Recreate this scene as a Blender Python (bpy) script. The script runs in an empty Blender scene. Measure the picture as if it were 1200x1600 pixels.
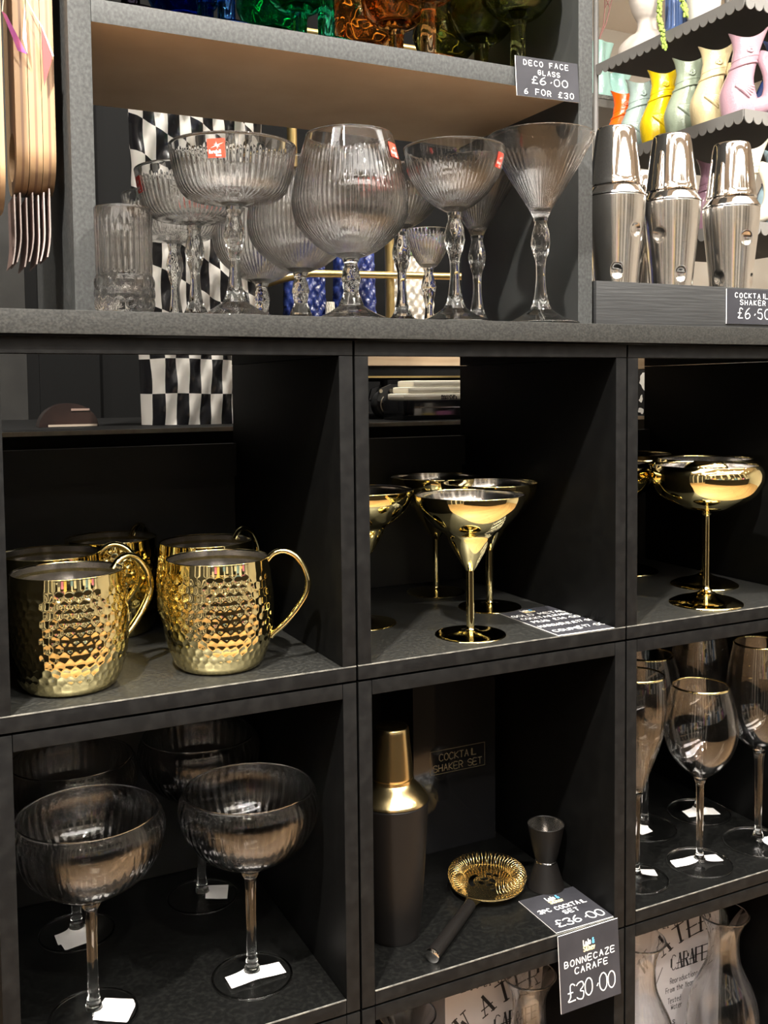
import bpy, bmesh, math, random
from mathutils import Vector, Matrix

# ---------------------------------------------------------------- camera, world, exposure
SC = bpy.context.scene
COL = SC.collection
PI = math.pi
cam_data = bpy.data.cameras.new('camera')
camera = bpy.data.objects.new('camera', cam_data)
COL.objects.link(camera)
cam_data.sensor_fit = 'AUTO'
cam_data.sensor_width = 36.0
cam_data.lens = 1535.6 / 1600 * 36.0
cam_data.shift_y = -(800 - 697.4) / 1600
cam_data.clip_start = 0.02
YAW, PITCH, ROLL = -0.4559, -0.0569, 0.0099
m_yaw = Matrix.Rotation(YAW, 3, 'Z')
m_pit = Matrix.Rotation(PITCH, 3, 'X')
m_rol = Matrix.Rotation(ROLL, 3, 'Y')
RR = m_yaw @ m_pit @ m_rol
rt, fw, up = RR.col[0], RR.col[1], RR.col[2]
M = Matrix.Identity(4)
for i in range(3):
    M[i][0] = rt[i]; M[i][1] = up[i]; M[i][2] = -fw[i]
M[0][3], M[1][3], M[2][3] = -0.3995, -0.8803, 1.3499
camera.matrix_world = M
SC.camera = camera

world = bpy.data.worlds.new('world'); SC.world = world
world.use_nodes = True
world.node_tree.nodes['Background'].inputs[0].default_value = (1.0, 0.93, 0.84, 1)
world.node_tree.nodes['Background'].inputs[1].default_value = 0.05

SC.view_settings.view_transform = 'Standard'
SC.view_settings.look = 'None'
SC.view_settings.gamma = 1.0
SC.view_settings.use_curve_mapping = False
SC.view_settings.exposure = -0.15
SC.cycles.max_bounces = 20
SC.cycles.transmission_bounces = 20
SC.cycles.glossy_bounces = 8
SC.cycles.diffuse_bounces = 4
SC.cycles.transparent_max_bounces = 16
SC.cycles.caustics_refractive = True
SC.cycles.caustics_reflective = True
SC.cycles.blur_glossy = 0.6
SC.cycles.sample_clamp_indirect = 12.0

CEIL = 2.95
WARM = (1.0, 0.945, 0.86)
# track spotlights under the ceiling: x, y, watts, aim point
SPOTS = [(-0.75, -0.85, 125, (0.15, 0.25, 1.2)),
         (0.25, -1.05, 45, (0.5, 0.2, 1.1)),
         (1.05, -0.55, 27, (1.2, 0.9, 1.7)),
         (-1.2, -0.35, 18, (-0.3, 0.35, 1.5)),
         (0.15, 0.42, 34, (0.12, 0.56, 1.3)),
         (-0.2, -1.9, 36, (-0.2, -1.6, 0.0)),
         (1.3, -1.6, 36, (1.2, -1.2, 0.0)),
         (-1.5, -1.7, 36, (-1.5, -1.4, 0.0)),
         (0.6, -2.7, 90, (0.5, -3.3, 0.8)),
         (-1.2, -2.7, 90, (-1.2, -3.3, 0.8)),
         (2.2, -0.6, 26, (2.1, 0.8, 1.6))]
# further small lamps of the same kind that only add a little light
SMALL = [(x, y) for x in (-2.0, -1.2, -0.4, 0.4, 1.2, 2.0, 2.8) for y in (-1.35, -2.25, -3.2)]

# ---------------------------------------------------------------- helpers
def link(o, parent=None):
    COL.objects.link(o)
    if parent is not None:
        o.parent = parent
    return o

def tag(o, label=None, cat=None, group=None, kind=None):
    if label: o['label'] = label
    if cat: o['category'] = cat
    if group: o['group'] = group
    if kind: o['kind'] = kind
    return o

def thing(name, label, cat, loc=(0, 0, 0), rz=0.0, group=None, sc=1.0):
    o = bpy.data.objects.new(name, None)
    o.empty_display_size = 0.02
    o.location = loc; o.rotation_euler = (0, 0, rz); o.scale = (sc, sc, sc)
    link(o)
    return tag(o, label, cat, group)

def dup(root, loc, rz=0.0, label=None, sc=1.0, skip=()):
    r = root.copy(); link(r)
    r.location = loc; r.rotation_euler = (0, 0, rz); r.scale = (sc, sc, sc)
    if label: r['label'] = label
    for ch in list(root.children):
        if ch.name.split('.')[0] in skip:
            continue
        c = ch.copy(); link(c, r)
        for g in list(ch.children):
            link(g.copy(), c)
    return r

def obj(name, bm, mats, parent=None, smooth=True, angle=38, recalc=True):
    if recalc:
        bmesh.ops.recalc_face_normals(bm, faces=bm.faces)
    me = bpy.data.meshes.new(name)
    bm.to_mesh(me); bm.free()
    if not isinstance(mats, (list, tuple)):
        mats = [mats]
    for m in mats:
        me.materials.append(m)
    if smooth:
        me.shade_smooth()
        me.set_sharp_from_angle(angle=math.radians(angle))
    o = bpy.data.objects.new(name, me)
    return link(o, parent)

def struct(name, bm, mats, smooth=False):
    o = obj(name, bm, mats, None, smooth)
    o['kind'] = 'structure'
    return o

def box(bm, x0, x1, y0, y1, z0, z1, bev=0.0, mi=0):
    vs = [bm.verts.new((x, y, z)) for x in (x0, x1) for y in (y0, y1) for z in (z0, z1)]
    fs = []
    for idx in ((0, 1, 3, 2), (4, 6, 7, 5), (0, 4, 5, 1), (2, 3, 7, 6), (0, 2, 6, 4), (1, 5, 7, 3)):
        f = bm.faces.new([vs[i] for i in idx]); f.material_index = mi; fs.append(f)
    if bev > 0:
        es = set()
        for f in fs: es.update(f.edges)
        r = bmesh.ops.bevel(bm, geom=list(es), offset=bev, segments=2, profile=0.7, affect='EDGES')
        for f in r['faces']: f.material_index = mi
    return fs

def bx(*a, **k):
    bm = bmesh.new(); box(bm, *a, **k); return bm

def crom(pts, n=5):
    out = []
    P = [Vector(p) for p in pts]
    for i in range(len(P) - 1):
        p0 = P[max(i - 1, 0)]; p1 = P[i]; p2 = P[i + 1]; p3 = P[min(i + 2, len(P) - 1)]
        for k in range(n):
            t = k / n
            out.append(0.5 * ((2 * p1) + (-p0 + p2) * t + (2 * p0 - 5 * p1 + 4 * p2 - p3) * t * t + (-p0 + 3 * p1 - 3 * p2 + p3) * t ** 3))
    out.append(P[-1])
    return out

def lathe(bm, prof, segs=48, mod=None, mi=0, close=False):
    rings = []
    for (r, z) in prof:
        if r < 1e-6:
            rings.append([bm.verts.new((0, 0, z))])
        else:
            ring = []
            for k in range(segs):
                th = 2 * PI * k / segs
                rr, zz = mod(th, r, z) if mod else (r, z)
                ring.append(bm.verts.new((rr * math.cos(th), rr * math.sin(th), zz)))
            rings.append(ring)
    if close: rings.append(rings[0])
    for a, b in zip(rings[:-1], rings[1:]):
        if len(a) == 1 and len(b) == 1: continue
        for k in range(segs):
            k2 = (k + 1) % segs
            if len(a) == 1: vs = [a[0], b[k], b[k2]]
            elif len(b) == 1: vs = [a[k], b[0], a[k2]]
            else: vs = [a[k], b[k], b[k2], a[k2]]
            f = bm.faces.new(vs); f.material_index = mi
    return bm

def lat(prof, segs=48, mod=None, close=False):
    return lathe(bmesh.new(), prof, segs, mod, 0, close)

def tube(bm, pts, rad, n=10, flat=1.0, cap=True, closed=False, mi=0):
    pts = [Vector(p) for p in pts]
    N = len(pts)
    rads = rad if isinstance(rad, (list, tuple)) else [rad] * N
    ref = None; rings = []
    for i in range(N):
        a = pts[(i - 1) % N] if (closed or i > 0) else pts[i]
        b = pts[(i + 1) % N] if (closed or i < N - 1) else pts[i]
        t = (b - a).normalized()
        if ref is None:
            ref = t.cross(Vector((0, 0, 1)))
            if ref.length < 1e-3: ref = t.cross(Vector((1, 0, 0)))
            ref.normalize()
        ref = (ref - t * ref.dot(t)).normalized()
        s = t.cross(ref)
        rings.append([bm.verts.new(pts[i] + (ref * math.cos(2 * PI * k / n) * rads[i] + s * math.sin(2 * PI * k / n) * rads[i] * flat)) for k in range(n)])
    pairs = list(zip(rings[:-1], rings[1:]))
    if closed: pairs.append((rings[-1], rings[0]))
    for a, b in pairs:
        for k in range(n):
            f = bm.faces.new([a[k], a[(k + 1) % n], b[(k + 1) % n], b[k]]); f.material_index = mi
    if cap and not closed:
        bm.faces.new(rings[0][::-1]).material_index = mi
        bm.faces.new(rings[-1]).material_index = mi
    return bm

def tb(*a, **k):
    return tube(bmesh.new(), *a, **k)

def prism(bm, pts2, d0, d1, ax='y', mi=0):
    """outline pts2 extruded along an axis; ax='y': pts are (x,z); ax='x': (y,z); ax='z': (x,y)"""
    def P(p, d):
        return {'y': (p[0], d, p[1]), 'x': (d, p[0], p[1]), 'z': (p[0], p[1], d)}[ax]
    a = [bm.verts.new(P(p, d0)) for p in pts2]
    b = [bm.verts.new(P(p, d1)) for p in pts2]
    bm.faces.new(a).material_index = mi
    bm.faces.new(b[::-1]).material_index = mi
    n = len(a)
    for i in range(n):
        bm.faces.new([a[i], b[i], b[(i + 1) % n], a[(i + 1) % n]]).material_index = mi
    return bm

# stroke lettering -------------------------------------------------------------
GL = {'A': "003860 1353", 'B': "00084857554404 4463624000", 'C': "6748280602204061", 'D': "00083866623000", 'E': "60000868 0454",
 'F': "000868 0454", 'G': "67482806022040626434", 'H': "0008 6068 0464", 'I': "3038", 'K': "0008 680460", 'L': "080060",
 'M': "0008346860", 'N': "00086068", 'O': "280602204062664828", 'P': "00084866654404", 'R': "00084866654404 3460",
 'S': "67482807056361402001", 'T': "0868 3830", 'U': "080220406268", 'V': "083068", 'W': "0810355068", 'Y': "083468 3430",
 'Z': "08680060", '0': "280602204062664828", '1': "173830", '2': "072848660060", '3': "072858663463502001", '4': "40480363",
 '5': "5818054563502001", '6': "5826031040624413", '7': "086820", '9': "66481715446650", '#': "674827220060 0444", '.': "3344",
 '&': "6016284703103064", 'a': "551503104052 5550", 'b': "0800 043553401002", 'c': "542503103051", 'd': "5850 542503104052",
 'e': "03534515031050", 'f': "48382720 0545", 'h': "0800 03255350", 'i': "2025 2728", 'l': "2820", 'm': "0005 04153430 34556460",
 'n': "0005 03255350", 'o': "250310405325", 'p': "0005 043553401002", 'r': "0005 032545", 's': "542504513001", 't': "272040 0545",
 'u': "0501104052 5550", 'y': "0520 5510", ' ': ""}
GW = {'I': 2.0, 'i': 3.2, 'l': 3.2, '.': 4.0, '1': 4.0, ' ': 4.5, 'M': 7, 'W': 7}

WRITE_LAYER = [0]
def write(bm, text, mp, u0, v0, h, w, gap=2.0, width=0.75, seed=1, jit=0.0, rise=0.0, serif=False, mi=0, w2=None):
    """strokes for TEXT laid on the surface mp(u, v) starting at (u0, v0); h = cap height, w = stroke width"""
    rnd = random.Random(seed)
    s = h / 8.0
    u = u0
    for ci, ch in enumerate(text):
        g = GL[ch]
        ju, jv, js = (rnd.uniform(-1, 1) * jit * h * .3, rnd.uniform(-1, 1) * jit * h, 1 + rnd.uniform(-1, 1) * jit)
        for st in g.split():
            pts = [((int(st[i])) * s * width * js + u + ju, int(st[i + 1]) * s * js + v0 + jv + (u - u0) * rise) for i in range(0, len(st), 2)]
            if not serif and len(pts) > 3:
                q = [p.to_2d() for p in [Vector((a.x, a.y, 0)) for a in crom([(p[0], p[1], 0) for p in pts], 4)]]
                pts = [(p.x, p.y) for p in q]
            WRITE_LAYER[0] = (WRITE_LAYER[0] + 1) % 12
            off = WRITE_LAYER[0] * .000012
            pp = [Vector(pts[0])]
            for p in pts[1:]:
                if (Vector(p) - pp[-1]).length > 1e-6: pp.append(Vector(p))
            if len(pp) < 2: continue
            runs = [pp]
            if serif or len(pts) <= 3: runs = [pp[i:i + 2] for i in range(len(pp) - 1)]
            for rn in runs:
                closed = len(rn) > 3 and (rn[0] - rn[-1]).length < 1e-5
                if closed: rn = rn[:-1]
                N = len(rn); L_, R_ = [], []
                if len(runs) > 1: WRITE_LAYER[0] = (WRITE_LAYER[0] + 1) % 12; off = WRITE_LAYER[0] * .000012
                for i in range(N):
                    p = rn[i]
                    d = (rn[(i + 1) % N] if (closed or i < N - 1) else p) - (rn[i - 1] if (closed or i > 0) else p)
                    d.normalize()
                    ww = w
                    if serif: ww = w if abs(d.x) < 0.45 * abs(d.y) and not (ch in 'AWMVN' and d.y * d.x > 0) else (w2 or w * .35)
                    nn = Vector((-d.y, d.x)) * ww * .5
                    if not closed and i == 0: p = p - d * ww * .35
                    if not closed and i == N - 1: p = p + d * ww * .35
                    L_.append(p - nn); R_.append(p + nn)
                VL = [bm.verts.new(mp(c.x, c.y, off)) for c in L_]; VR = [bm.verts.new(mp(c.x, c.y, off)) for c in R_]
                for i in range(N if closed else N - 1):
                    j = (i + 1) % N
                    bm.faces.new([VL[i], VL[j], VR[j], VR[i]]).material_index = mi
            if serif:
                for p in (pts[0], pts[-1]):
                    if ch in 'OC': continue
                    sw = w * 1.1; sh = (w2 or w * .35)
                    WRITE_LAYER[0] = (WRITE_LAYER[0] + 1) % 12
                    vs = [bm.verts.new(mp(p[0] + a * sw, p[1] + b * sh * .6, WRITE_LAYER[0] * .000012)) for a, b in ((-1, -1), (1, -1), (1, 1), (-1, 1))]
                    bm.faces.new(vs).material_index = mi
        u += (GW.get(ch, 6) * width + gap) * s
    return u

def textw(text, h, gap=2.0, width=0.75):
    return sum((GW.get(c, 6) * width + gap) * h / 8 for c in text) - gap * h / 8

# ---------------------------------------------------------------- materials
def mat(name, base, rough=0.5, metal=0.0, noise=None, bump=None, spec=None, coat=0.0, trans=0.0, ior=None, aniso=None, sub=None):
    """noise = (scale, second colour, low, high[, stretch]); bump = (scale, strength, distance[, stretch])"""
    m = bpy.data.materials.new(name); m.use_nodes = True
    nt = m.node_tree; b = nt.nodes['Principled BSDF']
    b.inputs['Base Color'].default_value = (*base, 1)
    b.inputs['Roughness'].default_value = rough
    b.inputs['Metallic'].default_value = metal
    if spec is not None: b.inputs['Specular IOR Level'].default_value = spec
    if coat: b.inputs['Coat Weight'].default_value = coat; b.inputs['Coat Roughness'].default_value = 0.05
    if trans: b.inputs['Transmission Weight'].default_value = trans
    if ior: b.inputs['IOR'].default_value = ior
    def coords(stretch):
        tc = nt.nodes.new('ShaderNodeTexCoord'); mp = nt.nodes.new('ShaderNodeMapping')
        mp.inputs['Scale'].default_value = stretch
        nt.links.new(tc.outputs['Object'], mp.inputs['Vector'])
        return mp
    if noise:
        mp = coords(noise[4] if len(noise) > 4 else (1, 1, 1))
        nz = nt.nodes.new('ShaderNodeTexNoise'); nz.inputs['Scale'].default_value = noise[0]; nz.inputs['Detail'].default_value = 6
        nt.links.new(mp.outputs[0], nz.inputs['Vector'])
        cr = nt.nodes.new('ShaderNodeValToRGB')
        cr.color_ramp.elements[0].position = noise[2]; cr.color_ramp.elements[0].color = (*base, 1)
        cr.color_ramp.elements[1].position = noise[3]; cr.color_ramp.elements[1].color = (*noise[1], 1)
        nt.links.new(nz.outputs['Fac'], cr.inputs['Fac']); nt.links.new(cr.outputs['Color'], b.inputs['Base Color'])
    if bump:
        mp = coords(bump[3] if len(bump) > 3 else (1, 1, 1))
        nz = nt.nodes.new('ShaderNodeTexNoise'); nz.inputs['Scale'].default_value = bump[0]; nz.inputs['Detail'].default_value = 4
        nt.links.new(mp.outputs[0], nz.inputs['Vector'])
        bp = nt.nodes.new('ShaderNodeBump'); bp.inputs['Strength'].default_value = bump[1]; bp.inputs['Distance'].default_value = bump[2]
        nt.links.new(nz.outputs['Fac'], bp.inputs['Height']); nt.links.new(bp.outputs[0], b.inputs['Normal'])
    return m

def glass(name, col=(1, 1, 1), ior=1.5, rough=0.0):
    m = bpy.data.materials.new(name); m.use_nodes = True
    nt = m.node_tree; nt.nodes.clear()
    out = nt.nodes.new('ShaderNodeOutputMaterial'); g = nt.nodes.new('ShaderNodeBsdfGlass')
    g.inputs['Color'].default_value = (*col, 1); g.inputs['IOR'].default_value = ior; g.inputs['Roughness'].default_value = rough
    nt.links.new(g.outputs[0], out.inputs['Surface'])
    return m

def thin_glass(name, solid=0.0, tint=(.985, .985, .985), f0=.045, power=4.5, ior=1.5):
    """thin blown glass: clear straight through, mirror-like by the angle of the surface; SOLID mixes in refracting glass"""
    m = bpy.data.materials.new(name); m.use_nodes = True
    nt = m.node_tree; nt.nodes.clear(); N = nt.nodes.new; lk = nt.links.new
    out = N('ShaderNodeOutputMaterial'); tr = N('ShaderNodeBsdfTransparent'); gl = N('ShaderNodeBsdfGlossy'); mx = N('ShaderNodeMixShader')
    tr.inputs[0].default_value = (*tint, 1); gl.inputs['Color'].default_value = (1, 1, 1, 1); gl.inputs['Roughness'].default_value = .015
    ge = N('ShaderNodeNewGeometry'); dt = N('ShaderNodeVectorMath'); dt.operation = 'DOT_PRODUCT'
    lk(ge.outputs['Incoming'], dt.inputs[0]); lk(ge.outputs['Normal'], dt.inputs[1])
    def ma(op, a, b=None):
        n = N('ShaderNodeMath'); n.operation = op
        for i, v in enumerate((a, b)):
            if v is None: continue
            if isinstance(v, (int, float)): n.inputs[i].default_value = v
            else: lk(v, n.inputs[i])
        return n.outputs[0]
    c = ma('ABSOLUTE', dt.outputs['Value'])
    f = ma('ADD', ma('MULTIPLY', ma('POWER', ma('SUBTRACT', 1.0, c), power), 1 - f0), f0)
    lk(f, mx.inputs[0]); lk(tr.outputs[0], mx.inputs[1]); lk(gl.outputs[0], mx.inputs[2])
    last = mx.outputs[0]
    if solid:
        g = N('ShaderNodeBsdfGlass'); g.inputs['IOR'].default_value = ior; g.inputs['Roughness'].default_value = 0
        m2 = N('ShaderNodeMixShader'); m2.inputs[0].default_value = solid
        lk(last, m2.inputs[1]); lk(g.outputs[0], m2.inputs[2]); last = m2.outputs[0]
    lk(last, out.inputs['Surface'])
    return m

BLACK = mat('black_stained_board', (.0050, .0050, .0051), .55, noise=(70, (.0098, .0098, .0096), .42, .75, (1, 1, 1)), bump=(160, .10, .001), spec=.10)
BLACK_SHADE = mat('black_board_shaded', (.0016, .0016, .0016), .50, noise=(55, (.0028, .0028, .0026), .42, .75, (1, 1, 1)), bump=(160, .10, .001), spec=.12)  # same board as the front edges, darkened to carry the inside shade
BLACKF = mat('black_shelf_floor', (.0105, .0105, .0098), .38, noise=(260, (.030, .030, .027), .45, .75), bump=(300, .12, .0006), spec=.4)
BLACKLO = mat('black_smooth_shelf_floor', (.0032, .0032, .0031), .34, noise=(200, (.0080, .0083, .0074), .45, .78), bump=(300, .08, .0005), spec=.2)
BACKP = mat('black_back_board', (.0070, .0070, .0070), .5, noise=(8, (.0105, .0105, .010), .4, .7), spec=.25)
SLAB = mat('grey_black_fibreboard', (.0105, .0105, .0098), .6, noise=(420, (.030, .030, .027), .36, .70, (1, 1, 1.3)), bump=(200, .35, .001), spec=.3)
GREYB = mat('charcoal_painted_wood', (.025, .0262, .0258), .6, noise=(330, (.054, .056, .055), .36, .72, (1, 1, .8)), bump=(170, .25, .001), spec=.35)
CHARW = mat('charcoal_wood_inside', (.017, .018, .0175), .42, noise=(14, (.027, .028, .027), .35, .7, (1, 1, .35)), bump=(60, .06, .001, (1, 1, .2)))
RAWMDF = mat('raw_brown_fibreboard', (.40, .275, .165), .75, noise=(10, (.47, .335, .21), .35, .7))
EDGE = mat('worn_pale_edge', (.17, .165, .145), .6, noise=(90, (.07, .07, .065), .38, .6))
GOLD = mat('polished_gold_metal', (.89, .77, .40), .045, 1.0)
GOLDB = mat('brushed_brass_metal', (.74, .585, .30), .22, 1.0)
GOLDD = mat('aged_gold_rod', (.56, .42, .18), .35, 1.0)
SILV = mat('brushed_steel_lining', (.66, .64, .62), .15, 1.0, bump=(30, .02, .0006, (.2, .2, 6)))
STEEL = mat('satin_steel', (.80, .78, .75), .17, 1.0, bump=(30, .04, .0008, (8, 8, .15)))
CHROME = mat('mirror_steel', (.88, .86, .84), .05, 1.0)
CLEAR = glass('clear_glass', (.985, .99, .985), 1.5)
THIN = thin_glass('thin_blown_glass')
CUT = thin_glass('fluted_pressed_glass', .85)
RIBBED = thin_glass('ribbed_blown_glass', .55)
BLUEG = glass('blue_glass', (.10, .30, .66), 1.48)
GREENG = glass('green_glass', (.14, .74, .54), 1.48)
AMBERG = glass('amber_glass', (.90, .72, .48), 1.48)
OLIVEG = glass('olive_glass', (.64, .66, .44), 1.48)
DARKG = glass('dark_violet_glass', (.12, .10, .16), 1.48)
PAPER = mat('white_paper', (.80, .78, .76), .7)
CARD = mat('chalkboard_card', (.022, .022, .0265), .6, noise=(22, (.033, .033, .039), .35, .7), spec=.2)
CHALK = mat('white_chalk_ink', (.86, .86, .84), .7)
CREAMINK = mat('cream_ink', (.80, .66, .36), .6)
BLUEINK = mat('blue_ink', (.12, .42, .72), .6)
REDST = mat('red_sticker_paper', (.80, .05, .025), .45)
MATTB = mat('matt_black_coating', (.0060, .0052, .0048), .42, bump=(500, .04, .0003), spec=.2)
GLOSSB = mat('gloss_black_carton', (.010, .010, .011), .09, coat=.4)
RUBBER = mat('black_rubber', (.012, .012, .012), .45)
# ---------------------------------------------------------------- the room
def wood_floor():
    m = mat('oak_floor', (.60, .36, .16), .38)
    nt = m.node_tree; b = nt.nodes['Principled BSDF']
    tc = nt.nodes.new('ShaderNodeTexCoord')
    br = nt.nodes.new('ShaderNodeTexBrick'); br.inputs['Scale'].default_value = 1.0
    br.inputs['Brick Width'].default_value = 1.4; br.inputs['Row Height'].default_value = .14; br.inputs['Mortar Size'].default_value = .003
    br.inputs['Color1'].default_value = (.58, .37, .20, 1); br.inputs['Color2'].default_value = (.46, .285, .15, 1); br.inputs['Mortar'].default_value = (.12, .07, .03, 1)
    mp = nt.nodes.new('ShaderNodeMapping'); mp.inputs['Rotation'].default_value = (0, 0, .5)
    nt.links.new(tc.outputs['Object'], mp.inputs[0]); nt.links.new(mp.outputs[0], br.inputs['Vector'])
    wv = nt.nodes.new('ShaderNodeTexNoise'); wv.inputs['Scale'].default_value = 9
    mp2 = nt.nodes.new('ShaderNodeMapping'); mp2.inputs['Rotation'].default_value = (0, 0, .5); mp2.inputs['Scale'].default_value = (.5, 7, 1)
    nt.links.new(tc.outputs['Object'], mp2.inputs[0]); nt.links.new(mp2.outputs[0], wv.inputs['Vector'])
    mx = nt.nodes.new('ShaderNodeMix'); mx.data_type = 'RGBA'; mx.blend_type = 'MULTIPLY'; mx.inputs[0].default_value = .45
    nt.links.new(br.outputs['Color'], mx.inputs[6]); nt.links.new(wv.outputs['Fac'], mx.inputs[7])
    nt.links.new(mx.outputs[2], b.inputs['Base Color'])
    return m
FLOORM = wood_floor()
WALLM = mat('cream_wall_paint', (.64, .61, .55), .8)
DARKWALL = mat('dark_grey_wall_paint', (.030, .030, .028), .6)
CEILM = mat('ceiling_paint', (.80, .76, .70), .85)
X0, X1, Y0, Y1 = -2.6, 3.6, -3.9, 2.7
struct('floor', bx(X0, X1, Y0, Y1, -.05, 0), FLOORM)
struct('ceiling', bx(X0, X1, Y0, Y1, CEIL, CEIL + .05), CEILM)
struct('wall_left', bx(X0 - .05, X0, Y0, Y1, 0, CEIL), DARKWALL)
struct('wall_right', bx(X1, X1 + .05, Y0, Y1, 0, CEIL), WALLM)
struct('wall_front', bx(X0 - .05, X1 + .05, Y0 - .05, Y0, 0, CEIL), DARKWALL)
for i in range(9): struct('reflection_post', bx(X0 + .25 + i * .68, X0 + .25 + i * .68 + (.12, .26, .07)[i % 3], -2.75, -2.68, 0, CEIL), WALLM)  # unseen pale posts, added to reflect as bright stripes in the steel
for i in range(6): struct('reflection_strip', bx(X0 + .02, X0 + .10, Y0 + .4 + i * .62, Y0 + .4 + i * .62 + (.08, .20)[i % 2], 0, CEIL), WALLM)  # further pale strips out of view, added for reflections
struct('wall_back', bx(X0 - .05, X1 + .05, Y1, Y1 + .05, 0, CEIL), WALLM)

def lamp_emission(name, col, s):
    m = bpy.data.materials.new(name); m.use_nodes = True
    nt = m.node_tree; nt.nodes.clear()
    o = nt.nodes.new('ShaderNodeOutputMaterial'); e = nt.nodes.new('ShaderNodeEmission')
    e.inputs[0].default_value = (*col, 1); e.inputs[1].default_value = s
    nt.links.new(e.outputs[0], o.inputs[0]); return m
BULB = lamp_emission('lit_spot_lens', WARM, 450)
for x, y in SMALL:
    o = obj('ceiling_light', lat([(0, .10), (.030, .10), (.040, .0), (.037, .0), (.035, .012), (0, .012)], 20), RUBBER)
    o.location = (x, y, CEIL - .101); o['kind'] = 'structure'
    obj('lens', lat([(0, .010), (.034, .010), (.034, .006), (0, .006)], 20), BULB, o)
for i, (x, y, w, aim) in enumerate(SPOTS):
    d = (Vector(aim) - Vector((x, y, CEIL - .12))).normalized()
    q = d.to_track_quat('-Z', 'Y')
    bm = bmesh.new()
    lathe(bm, [(0, .10), (.035, .10), (.042, .0), (.039, .0), (.037, .012), (0, .012)], 24)
    bmesh.ops.transform(bm, matrix=q.to_matrix().to_4x4(), verts=bm.verts)
    tube(bm, [Vector((0, 0, 0)) - d * .05, Vector((0, 0, .12))], .008, 8)
    o = obj('ceiling_light', bm, RUBBER)
    o.location = (x, y, CEIL - .12); o['kind'] = 'structure'
    bm = bmesh.new()
    lathe(bm, [(0, .010), (.036, .010), (.036, .006), (0, .006)], 20)
    bmesh.ops.transform(bm, matrix=q.to_matrix().to_4x4(), verts=bm.verts)
    obj('lens', bm, BULB, o)
    L = bpy.data.lights.new('ceiling_light_glow', 'SPOT')
    L.energy = w * 4.2; L.color = WARM; L.spot_size = math.radians(105); L.spot_blend = .7; L.shadow_soft_size = .035
    lo = bpy.data.objects.new('ceiling_light_glow', L); link(lo)
    lo.location = Vector((x, y, CEIL - .12)) + d * .012
    lo.rotation_euler = q.to_euler()

PANEL = lamp_emission('added_glow_panel', (1.0, .95, .88), 8.0)
for x, y, hx in ((0.2, -0.52, 1.9), (0.2, -1.62, 1.9), (0.2, -2.55, 1.9)):  # unseen glowing panels, added to brighten glass rims, stems and feet
    o = obj('added_light_panel', bx(-hx, hx, -.25, .25, 0, .02), WALLM, None, smooth=False)
    o.location = (x, y, CEIL - .0205); o['kind'] = 'structure'
    obj('glow_face', bx(-hx + .02, hx - .02, -.23, .23, -.004, -.0002), PANEL, o, smooth=False)

# ---------------------------------------------------------------- the shelving: stacked black cubes, counter top, open bookcase
T = .0151
S = .34
ROWS = {'upper': 1.06, 'lower': .72, 'bottom': .38, 'plinth': .04}
COLX = (-.34, 0.0, .34)
cell_names = {0: 'left', 1: 'middle', 2: 'right'}
holds = {('upper', 0): 'holding gold hammered mugs', ('upper', 1): 'holding gold margarita glasses', ('upper', 2): 'holding gold coupes',
         ('lower', 0): 'holding ribbed clear coupes', ('lower', 1): 'holding the cocktail shaker set', ('lower', 2): 'holding gold-rimmed wine glasses',
         ('bottom', 0): 'below the ribbed clear coupes', ('bottom', 1): 'holding a carafe carton under the shaker set', ('bottom', 2): 'holding carafes below the wine glasses'}
G = .0012
def shade_inner_faces(bm, is_floor=False):
    for f in bm.faces:                      # lit tone on front edge, shade painted into board faces, gritty shelf floor
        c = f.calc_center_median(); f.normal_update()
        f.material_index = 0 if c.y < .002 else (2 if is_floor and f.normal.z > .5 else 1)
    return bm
for row, zb in ROWS.items():
    if row == 'plinth': continue
    for ci, xb in enumerate(COLX):
        t = thing('shelf_cube', 'open black cube shelf ' + holds[(row, ci)], 'shelf', (xb, 0, zb), 0, 'stacked black cube shelves')
        x0, x1, z0, z1 = G, S - G, G, S - G
        full = row == 'upper'
        hz0, hz1 = (x0, x1) if full else (x0 + T, x1 - T)
        vz0, vz1 = (z0 + T, z1 - T) if full else (z0, z1)
        for nm, a in (('bottom_panel', (hz0, hz1, 0, .345, z0, z0 + T - G * .5)), ('top_rail' if full else 'top_panel', (hz0, hz1, 0, .020 if full else .345, z1 - T + G * .5, z1))):
            obj(nm, shade_inner_faces(bx(*a, bev=.0006), nm[0] == 'b'), [BLACK, BLACK_SHADE, BLACKF if full else BLACKLO], t)
        for nm, a in (('side_panel', (x0, x0 + T - G * .5, 0, .345, vz0, vz1)), ('side_panel', (x1 - T + G * .5, x1, 0, .345, vz0, vz1))):
            bm = bx(*a, bev=.0006)
            if full: box(bm, a[0], a[1], .0203, .345, z1 - T + G * .5, z1)
            obj(nm, shade_inner_faces(bm), [BLACK, BLACK_SHADE, BLACKF], t)
        top = .238 if full else S - T
        obj('back_panel', bx(x0 + T, x1 - T, .340, .345, z0 + T, z0 + top - T), BACKP, t)
        if full:
            obj('back_rail', bx(x0 + T, x1 - T, .330, .340, z0 + top - T - .042, z0 + top - T), BACKP, t)
        # pale worn arris along the front edge of the bottom panel
        bm = bmesh.new()
        zz = z0 + T - G * .5
        box(bm, x0 + (0 if full else T), x1 - (0 if full else T), -.0004, .0009, zz - .0006, zz + .0004)
        obj('worn_edge', bm, EDGE, t)
struct('trim_1', bx(-.34, .68, .02, .345, 0, .38), BLACK)

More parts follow.
